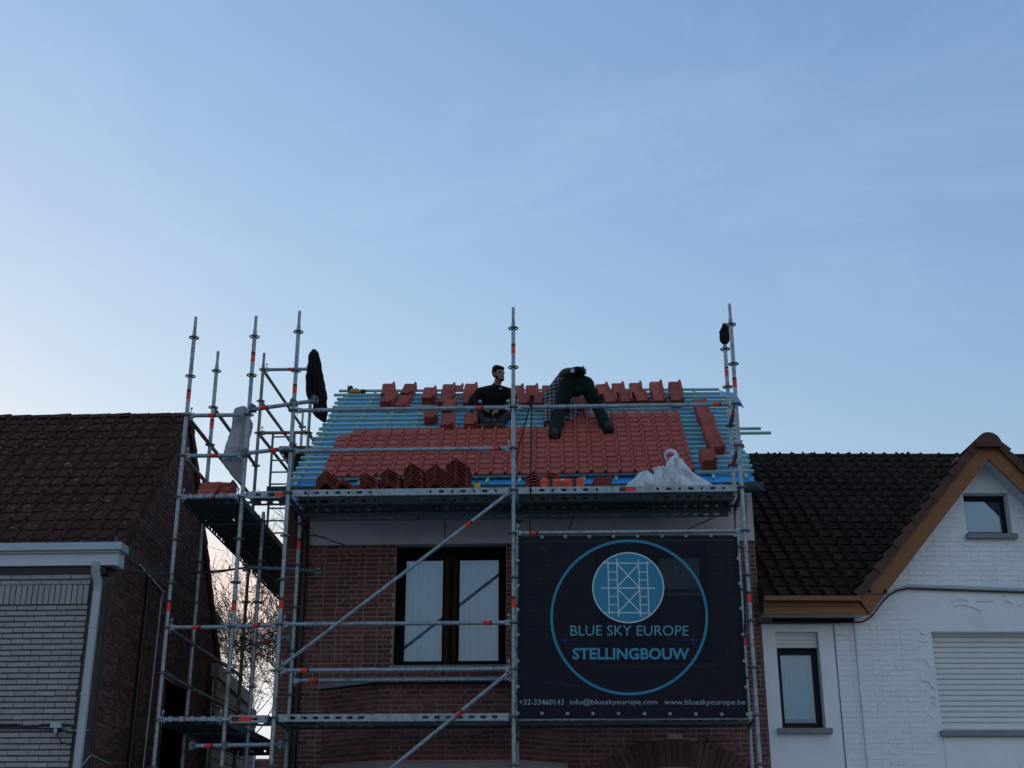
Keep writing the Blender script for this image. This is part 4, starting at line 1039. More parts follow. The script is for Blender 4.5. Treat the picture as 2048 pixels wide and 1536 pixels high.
# windows
def hwin(h, y, fw, sill, dark, name='window', shutter=0, curtain=False, sillw=.10):
    x0, x1, z0, z1 = h; yy = y + .14
    m_ = MB(); zt2 = z1 - shutter
    hbox(m_, (x0 + .004, yy, z0 + .004), (x0 + fw, yy + .07, zt2)); hbox(m_, (x1 - fw, yy, z0 + .004), (x1 - .004, yy + .07, zt2)); hbox(m_, (x0 + fw, yy + .001, zt2 - fw), (x1 - fw, yy + .069, zt2)); hbox(m_, (x0 + fw, yy + .001, z0 + .004), (x1 - fw, yy + .069, z0 + fw * 1.2))
    o = m_.build(name, dark, wh)
    m_ = MB(); hbox(m_, (x0 + fw, yy + .03, z0 + fw * 1.2), (x1 - fw, yy + .036, zt2 - fw)); m_.build('pane', GLASS, o)
    if not curtain: m_ = MB(); hbox(m_, (x0 + fw, yy + .10, z0), (x1 - fw, yy + .105, z1)); m_.build('blind', BLIND, o)
    m_ = MB(); hbox(m_, (x0 - sillw, y - .07, z0 - .06), (x1 + sillw, y + .13, z0 - .001)); m_.build('sill', STONE, o)
    m_ = MB(); hbox(m_, (x0, yy + .35, z0), (x1, yy + .36, z1)); m_.build('blind_back', BLACKP, o)
    if curtain:
        n = 60; vs = []
        for i in range(n + 1):
            x = x0 + (x1 - x0) * i / n; o2 = .014 * math.sin(x * 88) + .01 * math.sin(x * 143 + 1)
            for z in (z0 + .14, (z0 + z1) / 2, zt2): vs.append(hp(x, yy + .13 + o2, z))
        MB().add(vs, [(i * 3 + j, i * 3 + 3 + j, i * 3 + 4 + j, i * 3 + 1 + j) for i in range(n) for j in range(2)], True).build('curtain', CURT, o)
    return o
awo = hwin(awh, 0, .055, 1, FRAMEA, sillw=.035)
nwo = hwin(nwh, .03, .065, 1, FRAMEA, shutter=nwh[3] - hat(1600, 1294, .03).z, curtain=True, sillw=.06)
zsb = hat(1600, 1294, .03).z
for k in range(4):
    a = zsb + (nwh[3] - zsb) * k / 4; m_ = MB(); hbox(m_, (nwh[0] + .01, .10 + .004 * (k % 2), a + .004), (nwh[1] - .01, .14, a + (nwh[3] - zsb) / 4)); m_.build('shutter_slat', SHUT, nwo)
m_ = MB(); hbox(m_, (rsh[0] - .035, -.07, rsh[2] - .06), (rsh[1] + .1, .13, rsh[2] - .001)); sho = m_.build('shutter_sill', STONE, wh)
x0, x1, z0, z1 = rsh; pit = (hat(1900, 1448, 0).z - hat(1900, 1281, 0).z) / -15.4
z = z0 + .03; m_ = MB(); hbox(m_, (x0 + .005, .17, z0), (x1, .19, z1)); shb = m_.build('roller_shutter', SHUT, wh)
k = 0
while z < z1 - .01:
    h = pit if k else pit * 1.25; zt3 = min(z + h - .006, z1 - .004); pr = []
    yy0 = .13
    prof = [(yy0 + .003, z), (yy0 - .004, z + h * .2), (yy0 - .004, z + h * .8), (yy0 + .003, zt3)]
    m_ = MB(); vs = [hp(x0 + .006, y, zz_) for y, zz_ in prof] + [hp(x1, y, zz_) for y, zz_ in prof] + [hp(x0 + .006, .169, z), hp(x0 + .006, .169, zt3), hp(x1, .169, z), hp(x1, .169, zt3)]
    m_.add(vs, [(0, 4, 5, 1), (1, 5, 6, 2), (2, 6, 7, 3), (0, 8, 10, 4), (3, 7, 11, 9), (8, 0, 1, 2, 3, 9)]); m_.build('shutter_slat', SHUT, shb); z += h; k += 1
m_ = MB(); hbox(m_, (rsh[0] - .0, -.012, 0), (XEND, 0 - .0005, rsh[2] - .075)); m_.build('plinth_render', PLASTER, who)
# cables clipped along the eaves and the gable
cpts = [hat(1516, 1246, -.02), hat(1640, 1246, -.02), hat(1725, 1244, -.02), hat(1743, 1233, -.03), hat(1762, 1207, -.03), hat(1778, 1190, -.03), hat(1795, 1181, -.03), hat(1815, 1177, -.03), hat(1900, 1180, -.03), hat(2048, 1185, -.03), hat(2250, 1190, -.03)]
MB().path([hp(*p) for p in cpts], .010, 6).build('facade_cable', BLACKP, wh)
c2 = [p + V((0, -.0, .028)) for p in cpts[3:]]; MB().path([hp(*p) for p in c2], .011, 6).build('facade_cable', PVC, wh)
c3 = [p + V((0, .012, .050)) for p in cpts[7:]]; MB().path([hp(*p) for p in c3], .009, 6).build('facade_cable', PVC, wh)
MB().prism([hp(xl0 - .012, .026, 0), hp(xl0, .026, 0), hp(xl0, .036, 0), hp(xl0 - .012, .036, 0)], (0, 0, zf0 - .05)).build('joint_strip', CLAD, who)

# ------------------------------------------------------------------ banner on the right bay
bn = thing('banner', (1.3, -.03, Z0 - 2.5), 'dark navy mesh banner with teal ring and lettering tied to the scaffold', 'banner')
YBN = -.034
c00, c10, c11, c01 = at(1034, 1437, YBN), at(1497, 1435, YBN), at(1474, 1070, YBN), at(1037, 1072, YBN)
def bpt(s, t): return (c00 * (1 - s) + c10 * s) * (1 - t) + (c01 * (1 - s) + c11 * s) * t
def bw(x, z):                             # gentle waves of the hanging cloth
    s = (x - c00.x) / (c10.x - c00.x); t = (z - c00.z) / (c01.z - c00.z)
    w = .012 * math.sin(s * 9 + t * 3) * (1 - t) + .008 * math.sin(s * 23 - t * 9) * (1 - abs(2 * t - 1)) * .6 + .020 * max(0, .35 - t) * math.sin((s * 1.4 + t) * 24) * max(0, 1 - s * 1.6)
    w += .006 * max(0, t - .93) / .07 * math.sin(s * math.pi * 9)
    return YBN + w
vs = []; nx, nz = 128, 96
for j in range(nz + 1):
    for i in range(nx + 1):
        p = bpt(i / nx, j / nz); p.y = bw(p.x, p.z)
        if j == nz: p.z -= .010 * abs(math.sin(i / nx * math.pi * 9))
        if i == 0: p.x += .008 * abs(math.sin(j / nz * math.pi * 8))
        vs.append(p)
MB().add(vs, [(j * (nx + 1) + i, j * (nx + 1) + i + 1, (j + 1) * (nx + 1) + i + 1, (j + 1) * (nx + 1) + i) for j in range(nz) for i in range(nx)], True).build('cloth', BANNER, bn)
def bp(u, v, d=.003): p = at(u, v, YBN); return V((p.x, bw(p.x, p.z) - d, p.z))
hem = MB()
for e0, e1, q in (((0, 0), (1, 0), (0, .022)), ((0, .978), (1, .978), (0, .022)), ((0, 0), (0, 1), (.018, 0)), ((.982, 0), (.982, 1), (.018, 0))):
    n = 30; vv = []
    for i in range(n + 1):
        k = i / n
        for a in (0, 1):
            p = bpt(e0[0] + (e1[0] - e0[0]) * k + q[0] * a, e0[1] + (e1[1] - e0[1]) * k + q[1] * a); vv.append(V((p.x, bw(p.x, p.z) - .002, p.z)))
    hem.add(vv, [(2 * i, 2 * i + 2, 2 * i + 3, 2 * i + 1) for i in range(n)], True)
hem.build('hem', BANNER, bn)
gm = MB()
for a in range(14):
    t = 2 * math.pi * a / 14; t2 = 2 * math.pi * (a + 1) / 14
    gm.add([(.008 * math.cos(t), 0, .008 * math.sin(t)), (.017 * math.cos(t), 0, .017 * math.sin(t)), (.017 * math.cos(t2), 0, .017 * math.sin(t2)), (.008 * math.cos(t2), 0, .008 * math.sin(t2))], [(0, 1, 2, 3)])
gme = gm.mesh('grommet', ZINC)
gl = [(1035.5 + (1097 - 1035) / 1. * 0, v) for v in (1121, 1171, 1219, 1269, 1322, 1373, 1426)] + [(u, 1426.5 + (u - 1035) * .004) for u in (1084, 1135, 1186, 1237, 1289, 1340, 1392, 1444, 1495)] + [(u, 1074 - (u - 1040) * .008) for u in (1084, 1131, 1179, 1227, 1275, 1324, 1372, 1422, 1470)] + [(1474 + (v - 1080) * .062, v) for v in (1117, 1167, 1217, 1269, 1322, 1374)]
tie = MB()
for u, v in gl:
    obj('grommet', gme, bn, M.Translation(bp(u, v, .0045)))
    if v < 1080: c = bp(u, v, .006); tie.path([c, V((c.x + .01, -.03, c.z + .03)), V((c.x, .0, c.z + .075)), V((c.x + .004, -.02, c.z + .13))], .0025, 4)
tie.build('cable_ties', BLACKP, bn)
def disc(cu, cv, ru, rv, d, m_, name, r_in=0, n=72, parent=None):
    mb = MB(); vv = []; m = 10 if r_in < .5 else 1
    for j in range(m + 1):
        r_ = 1 - (1 - r_in) * j / m
        for i in range(n):
            t = 2 * math.pi * i / n; vv.append(bp(cu + ru * r_ * math.cos(t), cv + rv * r_ * math.sin(t), d))
    mb.add(vv, [(j * n + i, j * n + (i + 1) % n, (j + 1) * n + (i + 1) % n, (j + 1) * n + i) for j in range(m) for i in range(n)]); return mb.build(name, m_, parent or bn)
disc(1258.5, 1235, 158, 156, .0032, TEAL, 'ring', .966)
disc(1256.5, 1175.5, 72, 71, .0040, WHITEM, 'emblem_edge', .965); dsk = disc(1256.5, 1175.5, 70.2, 69, .0036, TEAL, 'emblem', 0)
def c8(x, y): return 1000 + x / 3.0964, 1040 + y / 3.0964
lines = MB()
def ln(x0, y0, x1, y1, w=1.1):
    a, b = c8(x0, y0), c8(x1, y1); dx, dy = b[0] - a[0], b[1] - a[1]; L = math.hypot(dx, dy); nx_, ny_ = -dy / L * w, dx / L * w
    n = 12; vv = []
    for i in range(n + 1):
        k = i / n; u, v = a[0] + dx * k, a[1] + dy * k; vv += [bp(u + nx_, v + ny_, .0062), bp(u - nx_, v - ny_, .0062)]
    lines.add(vv, [(2 * i, 2 * i + 1, 2 * i + 3, 2 * i + 2) for i in range(n)])
for a in ((668, 252, 677, 590), (722, 240, 735, 600), (856, 244, 872, 598), (910, 256, 923, 588), (640, 268, 930, 268), (625, 422, 960, 422), (650, 575, 930, 575), (727, 275, 860, 415), (858, 275, 728, 415), (733, 432, 868, 570), (866, 432, 736, 570)): ln(*a)
for y in (323, 372, 475, 526): ln(672, y, 730, y, .9); ln(863, y, 916, y, .9)
lines.build('emblem_lines', WHITEM, bn)
def text(s, u0, u1, v0, v1, m_, name='lettering', off=0, d=.0042, cap='H'):
    cu = bpy.data.curves.new(name, 'FONT'); cu.body = s; cu.offset = off; cu.resolution_u = 3
    o = bpy.data.objects.new(name, cu); COL.objects.link(o)
    dg = bpy.context.evaluated_depsgraph_get(); dg.update(); me = bpy.data.meshes.new_from_object(o.evaluated_get(dg)); bpy.data.objects.remove(o)
    xs_ = [v.co.x for v in me.vertices]; ys_ = [v.co.y for v in me.vertices]
    x0, x1 = min(xs_), max(xs_)
    y0, y1 = (min(ys_), max(ys_)) if cap == 'H' else (0.0, cap)
    for v in me.vertices:
        u = u0 + (v.co.x - x0) / (x1 - x0) * (u1 - u0); w = v1 + (v.co.y - y0) / (y1 - y0) * (v0 - v1)
        v.co = bp(u, w, d)
    me.materials.clear(); me.materials.append(m_); return obj(name, me, bn)
text('BLUE SKY EUROPE', 1141, 1377, 1251, 1271.5, TEALL)
text('STELLINGBOUW', 1145, 1379, 1296, 1319.5, TEALT, off=.03)
text('+32-33460143', 1038, 1128, 1398, 1409.5, DIMW, cap=.72)
text('info@blueskyeurope.com', 1139.5, 1315, 1398, 1409, DIMW, cap=.74)
text('www.blueskyeurope.be', 1328, 1491, 1398, 1409, DIMW, cap=.74)
st = MB()
def star(u, v):
    for a, b in (((0, -18), (0, 18)), ((-14, 0), (14, 0))):
        ax_, ay_ = a; px_, py_ = (2.2, 0) if ax_ == 0 else (0, 2.2)
        st.add([bp(u + a[0], v + a[1], .0046), bp(u + px_, v + py_, .0046), bp(u + b[0], v + b[1], .0046), bp(u - px_, v - py_, .0046)], [(0, 1, 2, 3)])
star(1131, 1280); star(1387, 1280); st.add([bp(1135, 1279, .0044), bp(1383, 1279, .0044), bp(1383, 1281, .0044), bp(1135, 1281, .0044)], [(0, 1, 2, 3)])
st.build('star_line', NAVYP, bn)
MB().add([bp(1078, 1092, .0035), bp(1091, 1092, .0035), bp(1091, 1103, .0035), bp(1078, 1103, .0035)], [(0, 1, 2, 3)]).build('corner_label', NAVYC, bn)

# ------------------------------------------------------------------ loose tiles: stacks on the roof, on the deck and on the side deck
LT = .285; LW = CW * 1.02
pf_ = tile_profile(LW)
smesh = tile_mesh('roof_tile', LW, LT, TILES, th=.0095)
def loose(data, m4, label, group):
    o = bpy.data.objects.new('roof_tile', data); COL.objects.link(o); o.matrix_basis = m4; o['label'] = label; o['category'] = 'roof tile'; o['group'] = group; o['kind'] = 'thing'; return o
ORD = ['topmost', 'second', 'third', 'fourth', 'fifth', 'sixth', 'seventh', 'eighth', 'ninth', 'tenth']
def nth(i, n, kind): k = n - 1 - i; return f'topmost {kind} of the stack ' if k == 0 else f'{ORD[k]} {kind} down in the stack '
def stack(u, v, n, rot, where, step=.0205, lean=0):
    """n tiles lying on the battens; (u, v) is where the middle of the top tile shows"""
    h = .05 + n * step; tilt = R(10 + random.uniform(-2.5, 3))
    c = atP(u, v, roof(.5, .5, h), NR) - NR * h
    for i in range(n):
        o = c + NR * (.049 + i * step)
        m4 = frame(o, SU, SV, NR) @ M.Rotation(R(rot) + random.uniform(-.02, .02), 4, 'Z') @ M.Rotation(tilt + random.uniform(-.01, .01), 4, 'X') @ M.Translation((-LW / 2 + random.uniform(-.003, .003) + lean * i, -LT / 2 + random.uniform(-.003, .003), 0))
        top = i == n - 1
        loose(smesh, m4, nth(i, n, 'tile') + where, 'tiles of the stack ' + where)
STK = [(776, 775, 6, 0, 'at the left end of the ridge row'), (778, 792, 6, -14, 'just below the leftmost ridge stack'), (806, 799, 4, -13, 'right beside the second lowest left stack'), (817, 775, 5, -8, 'second along the ridge from the left'),
       (858, 783, 7, -4, 'standing alone between ridge stacks on the left'), (896, 776, 6, -3, 'third along the ridge from the left'), (892, 793, 5, -16, 'under the third ridge stack from the left'), (898, 806, 5, -6, 'crossed by the guard rail near the seated man'), (861, 822, 6, 4, 'below the lone stack, just under the guard rail'),
       (895, 836, 6, -1, 'lowest of all, left of the seated man'), (940, 776, 6, -5, 'on the ridge behind the shoulder of the seated man'), (937, 793, 5, 6, 'behind the arm of the seated man'), (941, 835, 6, 2, 'beside the shoe of the seated man'),
       (1035, 778, 5, 2, 'on the ridge just right of the middle upright'), (1046, 794, 5, 4, 'just right of the middle upright, second row'), (1064, 779, 6, 1, 'on the ridge between the two men'), (1080, 793, 5, 0, 'left of the plaid shirt, second row'), (1096, 778, 6, 0, 'on the ridge touching the plaid shirt'),
       (1137, 800, 5, 3, 'seen between the legs of the bending man'), (1163, 800, 5, 5, 'behind the thigh of the bending man'),
       (1207, 776, 6, 9, 'on the ridge by the bending man hip'), (1221, 792, 5, 3, 'right of the bending man, second row'), (1237, 774, 6, 1, 'second on the ridge right of the bending man'), (1251, 790, 5, 1, 'third in second row right of bending man'),
       (1272, 773, 6, 1, 'third on the ridge right of the bending man'), (1283, 789, 5, 9, 'turned askew in the second row on the right'), (1313, 771, 6, 2, 'second from the right end of the ridge row'), (1318, 788, 5, 4, 'second from the right end of the second row'),
       (1351, 771, 6, 2, 'at the right end of the ridge row'), (1353, 788, 6, 3, 'at the right end of the second row'),
       (1402, 806, 5, 3, 'highest in the right hand column'), (1409, 825, 6, 5, 'second from the top in the right hand column'), (1418, 843, 6, 3, 'third from the top in the right hand column'), (1422, 860, 6, 4, 'fourth from the top in the right hand column'), (1431, 880, 7, 8, 'fifth from the top in the right hand column'), (1416, 907, 8, 3, 'lowest in the right hand column')]
for a in STK: stack(*a)
c = atP(1160, 830, roof(.5, .5, .05), NR); loose(smesh, frame(c, SU, SV, NR) @ M.Translation((-LW / 2, -LT / 2, 0)), 'single red tile lying loose on the battens right of the gloved hand', 'single tiles on the battens')
c = atP(914, 778, roof(.5, 1, .05), NR); loose(smesh, frame(c, SU, SV, NR) @ M.Translation((-LW / 2, -LT / 2, 0)), 'single red tile lying flat on the ridge left of the seated man', 'single tiles on the battens')
# angled verge tiles nested in peaked stacks along the front of the deck
ZD = Z0 + .036
def angle_mesh(w, h0, ap_, h1, th, lug):
    """one verge tile seen from its end: short steep leg, long leg, thick lugs beneath"""
    a, b, c_ = V((-w / 2, 0, -h0)), V((-w / 2 + w * ap_, 0, 0)), V((w / 2, 0, -h1)); mb = MB()
    for p, q in ((a, b), (b, c_)):
        d = (q - p).normalized(); nn = V((-d.z, 0, d.x)); mb.prism([p - nn * th, q - nn * th, q, p], (0, .30, 0))
        if lug:
            k = .14
            while k < (q - p).length - .02: mb.prism([p + d * k - nn * (th + .012), p + d * (k + .03) - nn * (th + .012), p + d * (k + .036) - nn * th, p + d * (k - .006) - nn * th], (0, .012, 0)); k += .062
    mb.tube(b - V((0, 0, .010)), b + V((0, .30, -.010)), .016, n=8)
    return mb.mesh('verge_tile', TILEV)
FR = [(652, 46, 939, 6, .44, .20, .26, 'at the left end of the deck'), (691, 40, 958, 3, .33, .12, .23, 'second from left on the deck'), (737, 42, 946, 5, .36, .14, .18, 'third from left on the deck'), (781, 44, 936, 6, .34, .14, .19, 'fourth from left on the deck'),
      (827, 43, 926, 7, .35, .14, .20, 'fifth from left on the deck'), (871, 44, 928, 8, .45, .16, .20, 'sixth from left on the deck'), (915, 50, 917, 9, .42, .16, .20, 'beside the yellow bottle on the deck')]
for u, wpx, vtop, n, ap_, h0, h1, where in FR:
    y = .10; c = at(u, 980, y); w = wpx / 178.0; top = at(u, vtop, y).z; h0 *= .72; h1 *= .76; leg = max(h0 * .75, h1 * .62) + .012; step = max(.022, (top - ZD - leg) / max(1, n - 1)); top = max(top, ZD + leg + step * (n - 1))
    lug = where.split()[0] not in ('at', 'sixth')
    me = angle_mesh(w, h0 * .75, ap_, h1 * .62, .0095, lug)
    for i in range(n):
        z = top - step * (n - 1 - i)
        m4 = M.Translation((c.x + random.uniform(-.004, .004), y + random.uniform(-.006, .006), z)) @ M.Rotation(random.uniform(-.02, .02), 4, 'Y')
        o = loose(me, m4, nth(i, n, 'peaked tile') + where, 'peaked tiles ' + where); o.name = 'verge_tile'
def arc_mesh(w, th):
    mb = MB(); n = 12; vv = []
    for y in (0, .3):
        for rr in (w / 2, w / 2 - th):
            for i in range(n + 1): t = math.pi * (.08 + .84 * i / n); vv.append((rr * math.cos(t), y, rr * math.sin(t) * .82))
    k = n + 1
    for i in range(n):
        mb_f = [(i, i + 1, 2 * k + i + 1, 2 * k + i), (k + i + 1, k + i, 3 * k + i, 3 * k + i + 1), (i + 1, i, k + i, k + i + 1), (2 * k + i, 2 * k + i + 1, 3 * k + i + 1, 3 * k + i)]
        mb.add([vv[j] for f in mb_f for j in f], [(0, 1, 2, 3), (4, 5, 6, 7), (8, 9, 10, 11), (12, 13, 14, 15)])
    return mb.mesh('half_round_tile', TILES)
am = arc_mesh(.19, .016)
for u, vtop, n, where in ((1066, 946, 5, 'beside the orange case'), (1103, 942, 5, 'rising behind the orange case')):
    y = .12 if n and u < 1080 else .40; c = at(u, 980, y); top = at(u, vtop, y).z
    for i in range(n):
        o = loose(am, M.Translation((c.x + random.uniform(-.004, .004), y, top - .088 - (n - 1 - i) * .036)), nth(i, n, 'half round tile') + where, 'half round tiles ' + where); o.name = 'half_round_tile'
c = at(1208, 978, .2)
for i in range(10):
    o = loose(smesh, M.Translation((c.x - .115, .16, ZD + .0 + i * .0165)) @ M.Rotation(R(3) * (i % 2), 4, 'Z') @ M.Scale(1.12, 4, V((1, 0, 0))), nth(i, 10, 'flat tile') + 'right of the orange case', 'flat tiles right of the orange case')
c = at(419, 990, .22); tall = tile_mesh('roof_tile', LW, LT * .80, TILES, th=.03)
for i in range(4):                       # piled unevenly, rolls towards the street
    m4 = M.Translation((c.x - .125 + .006 * i, .33 + .022 * i, ZD + .004 + .048 * i)) @ M.Rotation(R(-4 + 1.5 * i), 4, 'Z') @ M.Rotation(R(-90), 4, 'Z') @ M.Rotation(R(17), 4, 'Y') @ M.Rotation(R(3), 4, 'X')
    loose(tall, m4, nth(i, 4, 'slanting tile') + 'on the side deck', 'slanting pile on the side deck')
c = at(453, 990, .3)
for i in range(5):
    m4 = M.Translation((c.x - .085, .22, ZD + .005 + .034 * i)) @ M.Rotation(R(14 - 3 * i), 4, 'Z') @ M.Rotation(R(3 * (i % 2) + 2), 4, 'Y')
    loose(tall, m4, nth(i, 5, 'end-on tile') + 'on the left side deck', 'end-on pile on the side deck')

# ------------------------------------------------------------------ lofted soft things
from mathutils import noise as NZ
def loft(name, levels, matl, parent=None, n=28, folds=.12, seed=1, cap=True, kf=5, build=True, crumple=.35, sub=4):
    """levels: (centre point, half width along x, half depth along y); folds ripple the outline"""
    rr = random.Random(seed); ph = [rr.uniform(0, 6.28) for _ in range(6)]; mb = MB(); vv = []
    lv2 = []
    for (c0, a0, b0), (c1, a1, b1) in zip(levels[:-1], levels[1:]):
        for k in range(sub): f = k / sub; lv2.append((V(c0) * (1 - f) + V(c1) * f, a0 * (1 - f) + a1 * f, b0 * (1 - f) + b1 * f))
    levels = lv2 + [levels[-1]]; n = n * 2
    for j, (c_, a, b) in enumerate(levels):
        for i in range(n):
            t = 2 * math.pi * i / n
            jj = j / sub
            q = V(c_) + V((a * math.cos(t), b * math.sin(t), 0)); q2 = V((q.x * 9 + seed, q.y * 9, q.z * 5)); q3 = V((q.x * 24, q.y * 24 + seed, q.z * 15))
            k = 1 + folds * (math.sin(kf * t + ph[0] + .5 * jj) * .6 + math.sin((kf * 2 + 1) * t + ph[1] - .7 * jj) * .4 + .25 * math.sin(3 * t + jj * 1.3 + ph[2])) + crumple * (.5 * (abs(NZ.noise(q2)) - .2) + .3 * (abs(NZ.noise(q3)) - .2))
            vv.append(V(c_) + V((a * k * math.cos(t), b * k * math.sin(t), .01 * NZ.noise(q2))))
    m = len(levels)
    mb.add(vv, [(j * n + i, j * n + (i + 1) % n, (j + 1) * n + (i + 1) % n, (j + 1) * n + i) for j in range(m - 1) for i in range(n)], True)
    if cap: mb.add(vv[:n], [tuple(range(n))], True).add(vv[-n:], [tuple(range(n))[::-1]], True)
    return mb.build(name, matl, parent) if build else mb
def lv(rows, Y, depth):
    out = []
    for r_ in rows:
        v, u0, u1 = r_[:3]; d = r_[3] if len(r_) > 3 else depth
        p = at((u0 + u1) / 2, v, Y); w = (at(u1, v, Y) - at(u0, v, Y)).length / 2; out.append((p, max(w, .004), d))
    return out
# black work jacket hung over the back upright
jk = loft('jacket', lv([(702, 626, 633), (706, 622, 636), (713, 618, 638), (717, 616.5, 639), (724, 617.5, 640), (733, 616.5, 642), (741, 617, 644), (752, 618, 645.5), (762, 622, 647), (775, 624, 648.5), (785, 625, 652), (795, 625.5, 653), (805, 627, 652), (815, 626, 653), (825, 625.5, 653.5), (830, 629, 653.5), (836, 634, 653.5), (841, 643, 653)], 3.73, .09), BLACKC, folds=.17, seed=4, n=40)
jk['label'] = 'black jacket hung over the back upright of the side scaffold'; jk['category'] = 'jacket'
loft('sleeve', lv([(735, 617, 624), (745, 614, 624), (752, 611.5, 623), (765, 612, 622.5), (778, 612, 622), (789, 612.5, 621.5), (796, 615, 620.5), (799, 616.5, 619.5)], 3.66, .05), BLACKC, jk, folds=.10, seed=9, n=16)
cpn = loft('cap', lv([(650.5, 1446.5, 1449.5), (653, 1443.5, 1455), (658, 1441, 1459), (664, 1438, 1459.5), (668, 1439, 1459.5), (675, 1439, 1460), (682, 1440, 1459.5), (686, 1444, 1456), (688, 1447, 1453)], .74, .065), BLACKC, folds=.05, seed=3)
cpn['label'] = 'black cloth cap or glove pulled over the top of the right back upright'; cpn['category'] = 'cap'
# dusty sheet hung from the side scaffold ledger
sh = loft('dust_sheet', lv([(813, 484, 492, .03), (818, 470, 494, .05), (826, 468, 497, .07), (838, 467, 499, .08), (848, 467, 504, .08), (860, 465.5, 502, .09), (872, 461, 499, .10), (885, 455, 497, .11), (900, 450, 496, .12), (915, 447, 494, .11), (922, 446, 493, .11), (935, 452, 492, .10), (948, 460, 491, .08), (960, 470, 490, .06), (968, 481, 489, .04)], .30, .08), SHEET, folds=.14, seed=6, n=40, kf=4)
sh['label'] = 'grey dusty plastic sheet bag hanging from the ledger beside the second upright'; sh['category'] = 'plastic sheet'
# white woven bags on the deck
def bag(rows, Y, d, label, seed):
    o = loft('sack', lv(rows, Y, d), BAG, folds=.17, seed=seed, n=64, kf=6); o['label'] = label; o['category'] = 'sack'; o['group'] = 'white sacks on the deck'; return o
bag([(981, 1252, 1322), (976, 1254, 1321), (968, 1259, 1318), (960, 1266, 1312), (953, 1275, 1305), (949, 1284, 1298)], .30, .17, 'low slumped white sack leftmost of the heap on the deck', 21)
bag([(981, 1302, 1352), (970, 1304, 1350), (958, 1309, 1343), (948, 1311, 1337), (940, 1310, 1332), (937, 1305, 1327, .06), (936, 1306, 1316, .03)], .42, .14, 'middle white sack with folded corner between the two others', 22)
b3 = bag([(982, 1326, 1425), (976, 1327, 1423), (968, 1328, 1416), (960, 1329, 1405), (952, 1330, 1388), (942, 1331, 1378), (932, 1333, 1371), (924, 1335, 1365), (918, 1340, 1358, .06), (914, 1344, 1354, .04)], .34, .17, 'big peaked white sack with its loop handle standing up', 23)
MB().path([at(1352, 918, .34), at(1353, 911, .34), at(1349, 904, .33), at(1341, 901, .33), at(1333, 904, .34), at(1330, 911, .35), at(1333, 920, .36), at(1337, 929, .36)], [.03, .028, .026, .024, .02, .012, .006, .005], 8).build('loop_handle', BAG, b3)
bd = MB(); bd.box(at(1312, 976, .08), (.175, .03, .045)); o = bd.build('board', WOODB); o['label'] = 'short brown board end in front of the white sacks'; o['category'] = 'board'
# orange tool case
tc_ = thing('tool_case', at(1124, 980, .12), 'orange plastic tool case with black latches on the deck', 'tool case')
y0 = .06; a, b = at(1081, 977, y0), at(1168, 953.5, y0); cx_, cw_ = (a.x + b.x) / 2, b.x - a.x; zz0, zz1 = ZD + .002, b.z
mb = MB(); prf = [(-.5, 0), (.5, 0), (.5, .80), (.46, 1), (.38, .97), (.34, .86), (-.34, .86), (-.38, .97), (-.46, 1), (-.5, .80)]
mb.prism([V((cx_ + x * cw_, y0, zz0 + z * (zz1 - zz0))) for x, z in prf], (0, .30, 0)); mb.build('case_body', ORANGE, tc_)
MB().mm((cx_ - cw_ * .135, y0 - .012, zz0 + .03), (cx_ + cw_ * .135, y0 - .001, zz0 + .065)).build('handle', ORANGED, tc_)
MB().mm((cx_ - cw_ * .5, y0 - .006, zz0 + (zz1 - zz0) * .52), (cx_ + cw_ * .5, y0 - .001, zz0 + (zz1 - zz0) * .56)).build('lid_seam', ORANGED, tc_)
for s_ in (-.27, .27):
    mb = MB(); x = cx_ + s_ * cw_; mb.mm((x - .014, y0 - .018, zz0 + .02), (x + .022, y0 - .001, zz1 - .016)).mm((x - .026, y0 - .014, zz0 + .012), (x + .026, y0 - .0015, zz0 + .03)).mm((x - .026, y0 - .014, zz1 - .03), (x + .026, y0 - .0015, zz1 - .014)); mb.build('latch', BLACKP, tc_)
MB().mm((cx_ - .022, y0 - .005, zz0 + (zz1 - zz0) * .68), (cx_ + .022, y0 - .0012, zz0 + (zz1 - zz0) * .84)).build('badge', ZINC, tc_)
# yellow bottle with black nozzle
yb = thing('bottle', at(954, 981, .1), 'yellow plastic bottle with black pointed nozzle on the deck', 'bottle')
c = at(954, 980, .1); mb = MB(); mb.tube((c.x, .1, ZD), (c.x, .1, at(954, 968, .1).z), .040, n=14).tube((c.x, .1, at(954, 968, .1).z), (c.x, .1, at(954, 966.5, .1).z), .040, .028, n=14, cap=False); mb.build('bottle_body', YEL, yb)
MB().tube((c.x, .1, at(954, 966.8, .1).z), (c.x - .01, .1, at(952, 956.5, .1).z), .028, .006, n=10).build('nozzle', BLACKP, yb)
# cordless tool lying on the ridge
ct = thing('power_tool', at(710, 783, 3.8), 'tan and black cordless tool lying at the left end of the ridge', 'power tool')
YT = 3.72; mb = MB(); mb.path([at(698, 780, YT), at(704, 783, YT), at(714, 782, YT), at(722, 784.5, YT)], [.03, .045, .04, .028], 10); mb.build('tool_body', TAN, ct)
mb = MB(); mb.path([at(697, 783, YT - .02), at(698, 776, YT - .02), at(702, 774, YT - .02), at(705, 776, YT - .02)], [.018, .025, .028, .018], 8).path([at(696.5, 777, YT), at(695.5, 770, YT)], .008, 6); mb.build('tool_head', BLACKP, ct)
MB().path([at(701, 787.5, YT), at(726, 787, YT)], .020, 8).build('tool_shoe', BLACKP, ct); MB().sph(at(726, 783, YT), (.05, .04, .035)).build('tool_battery', BLACKP, ct)
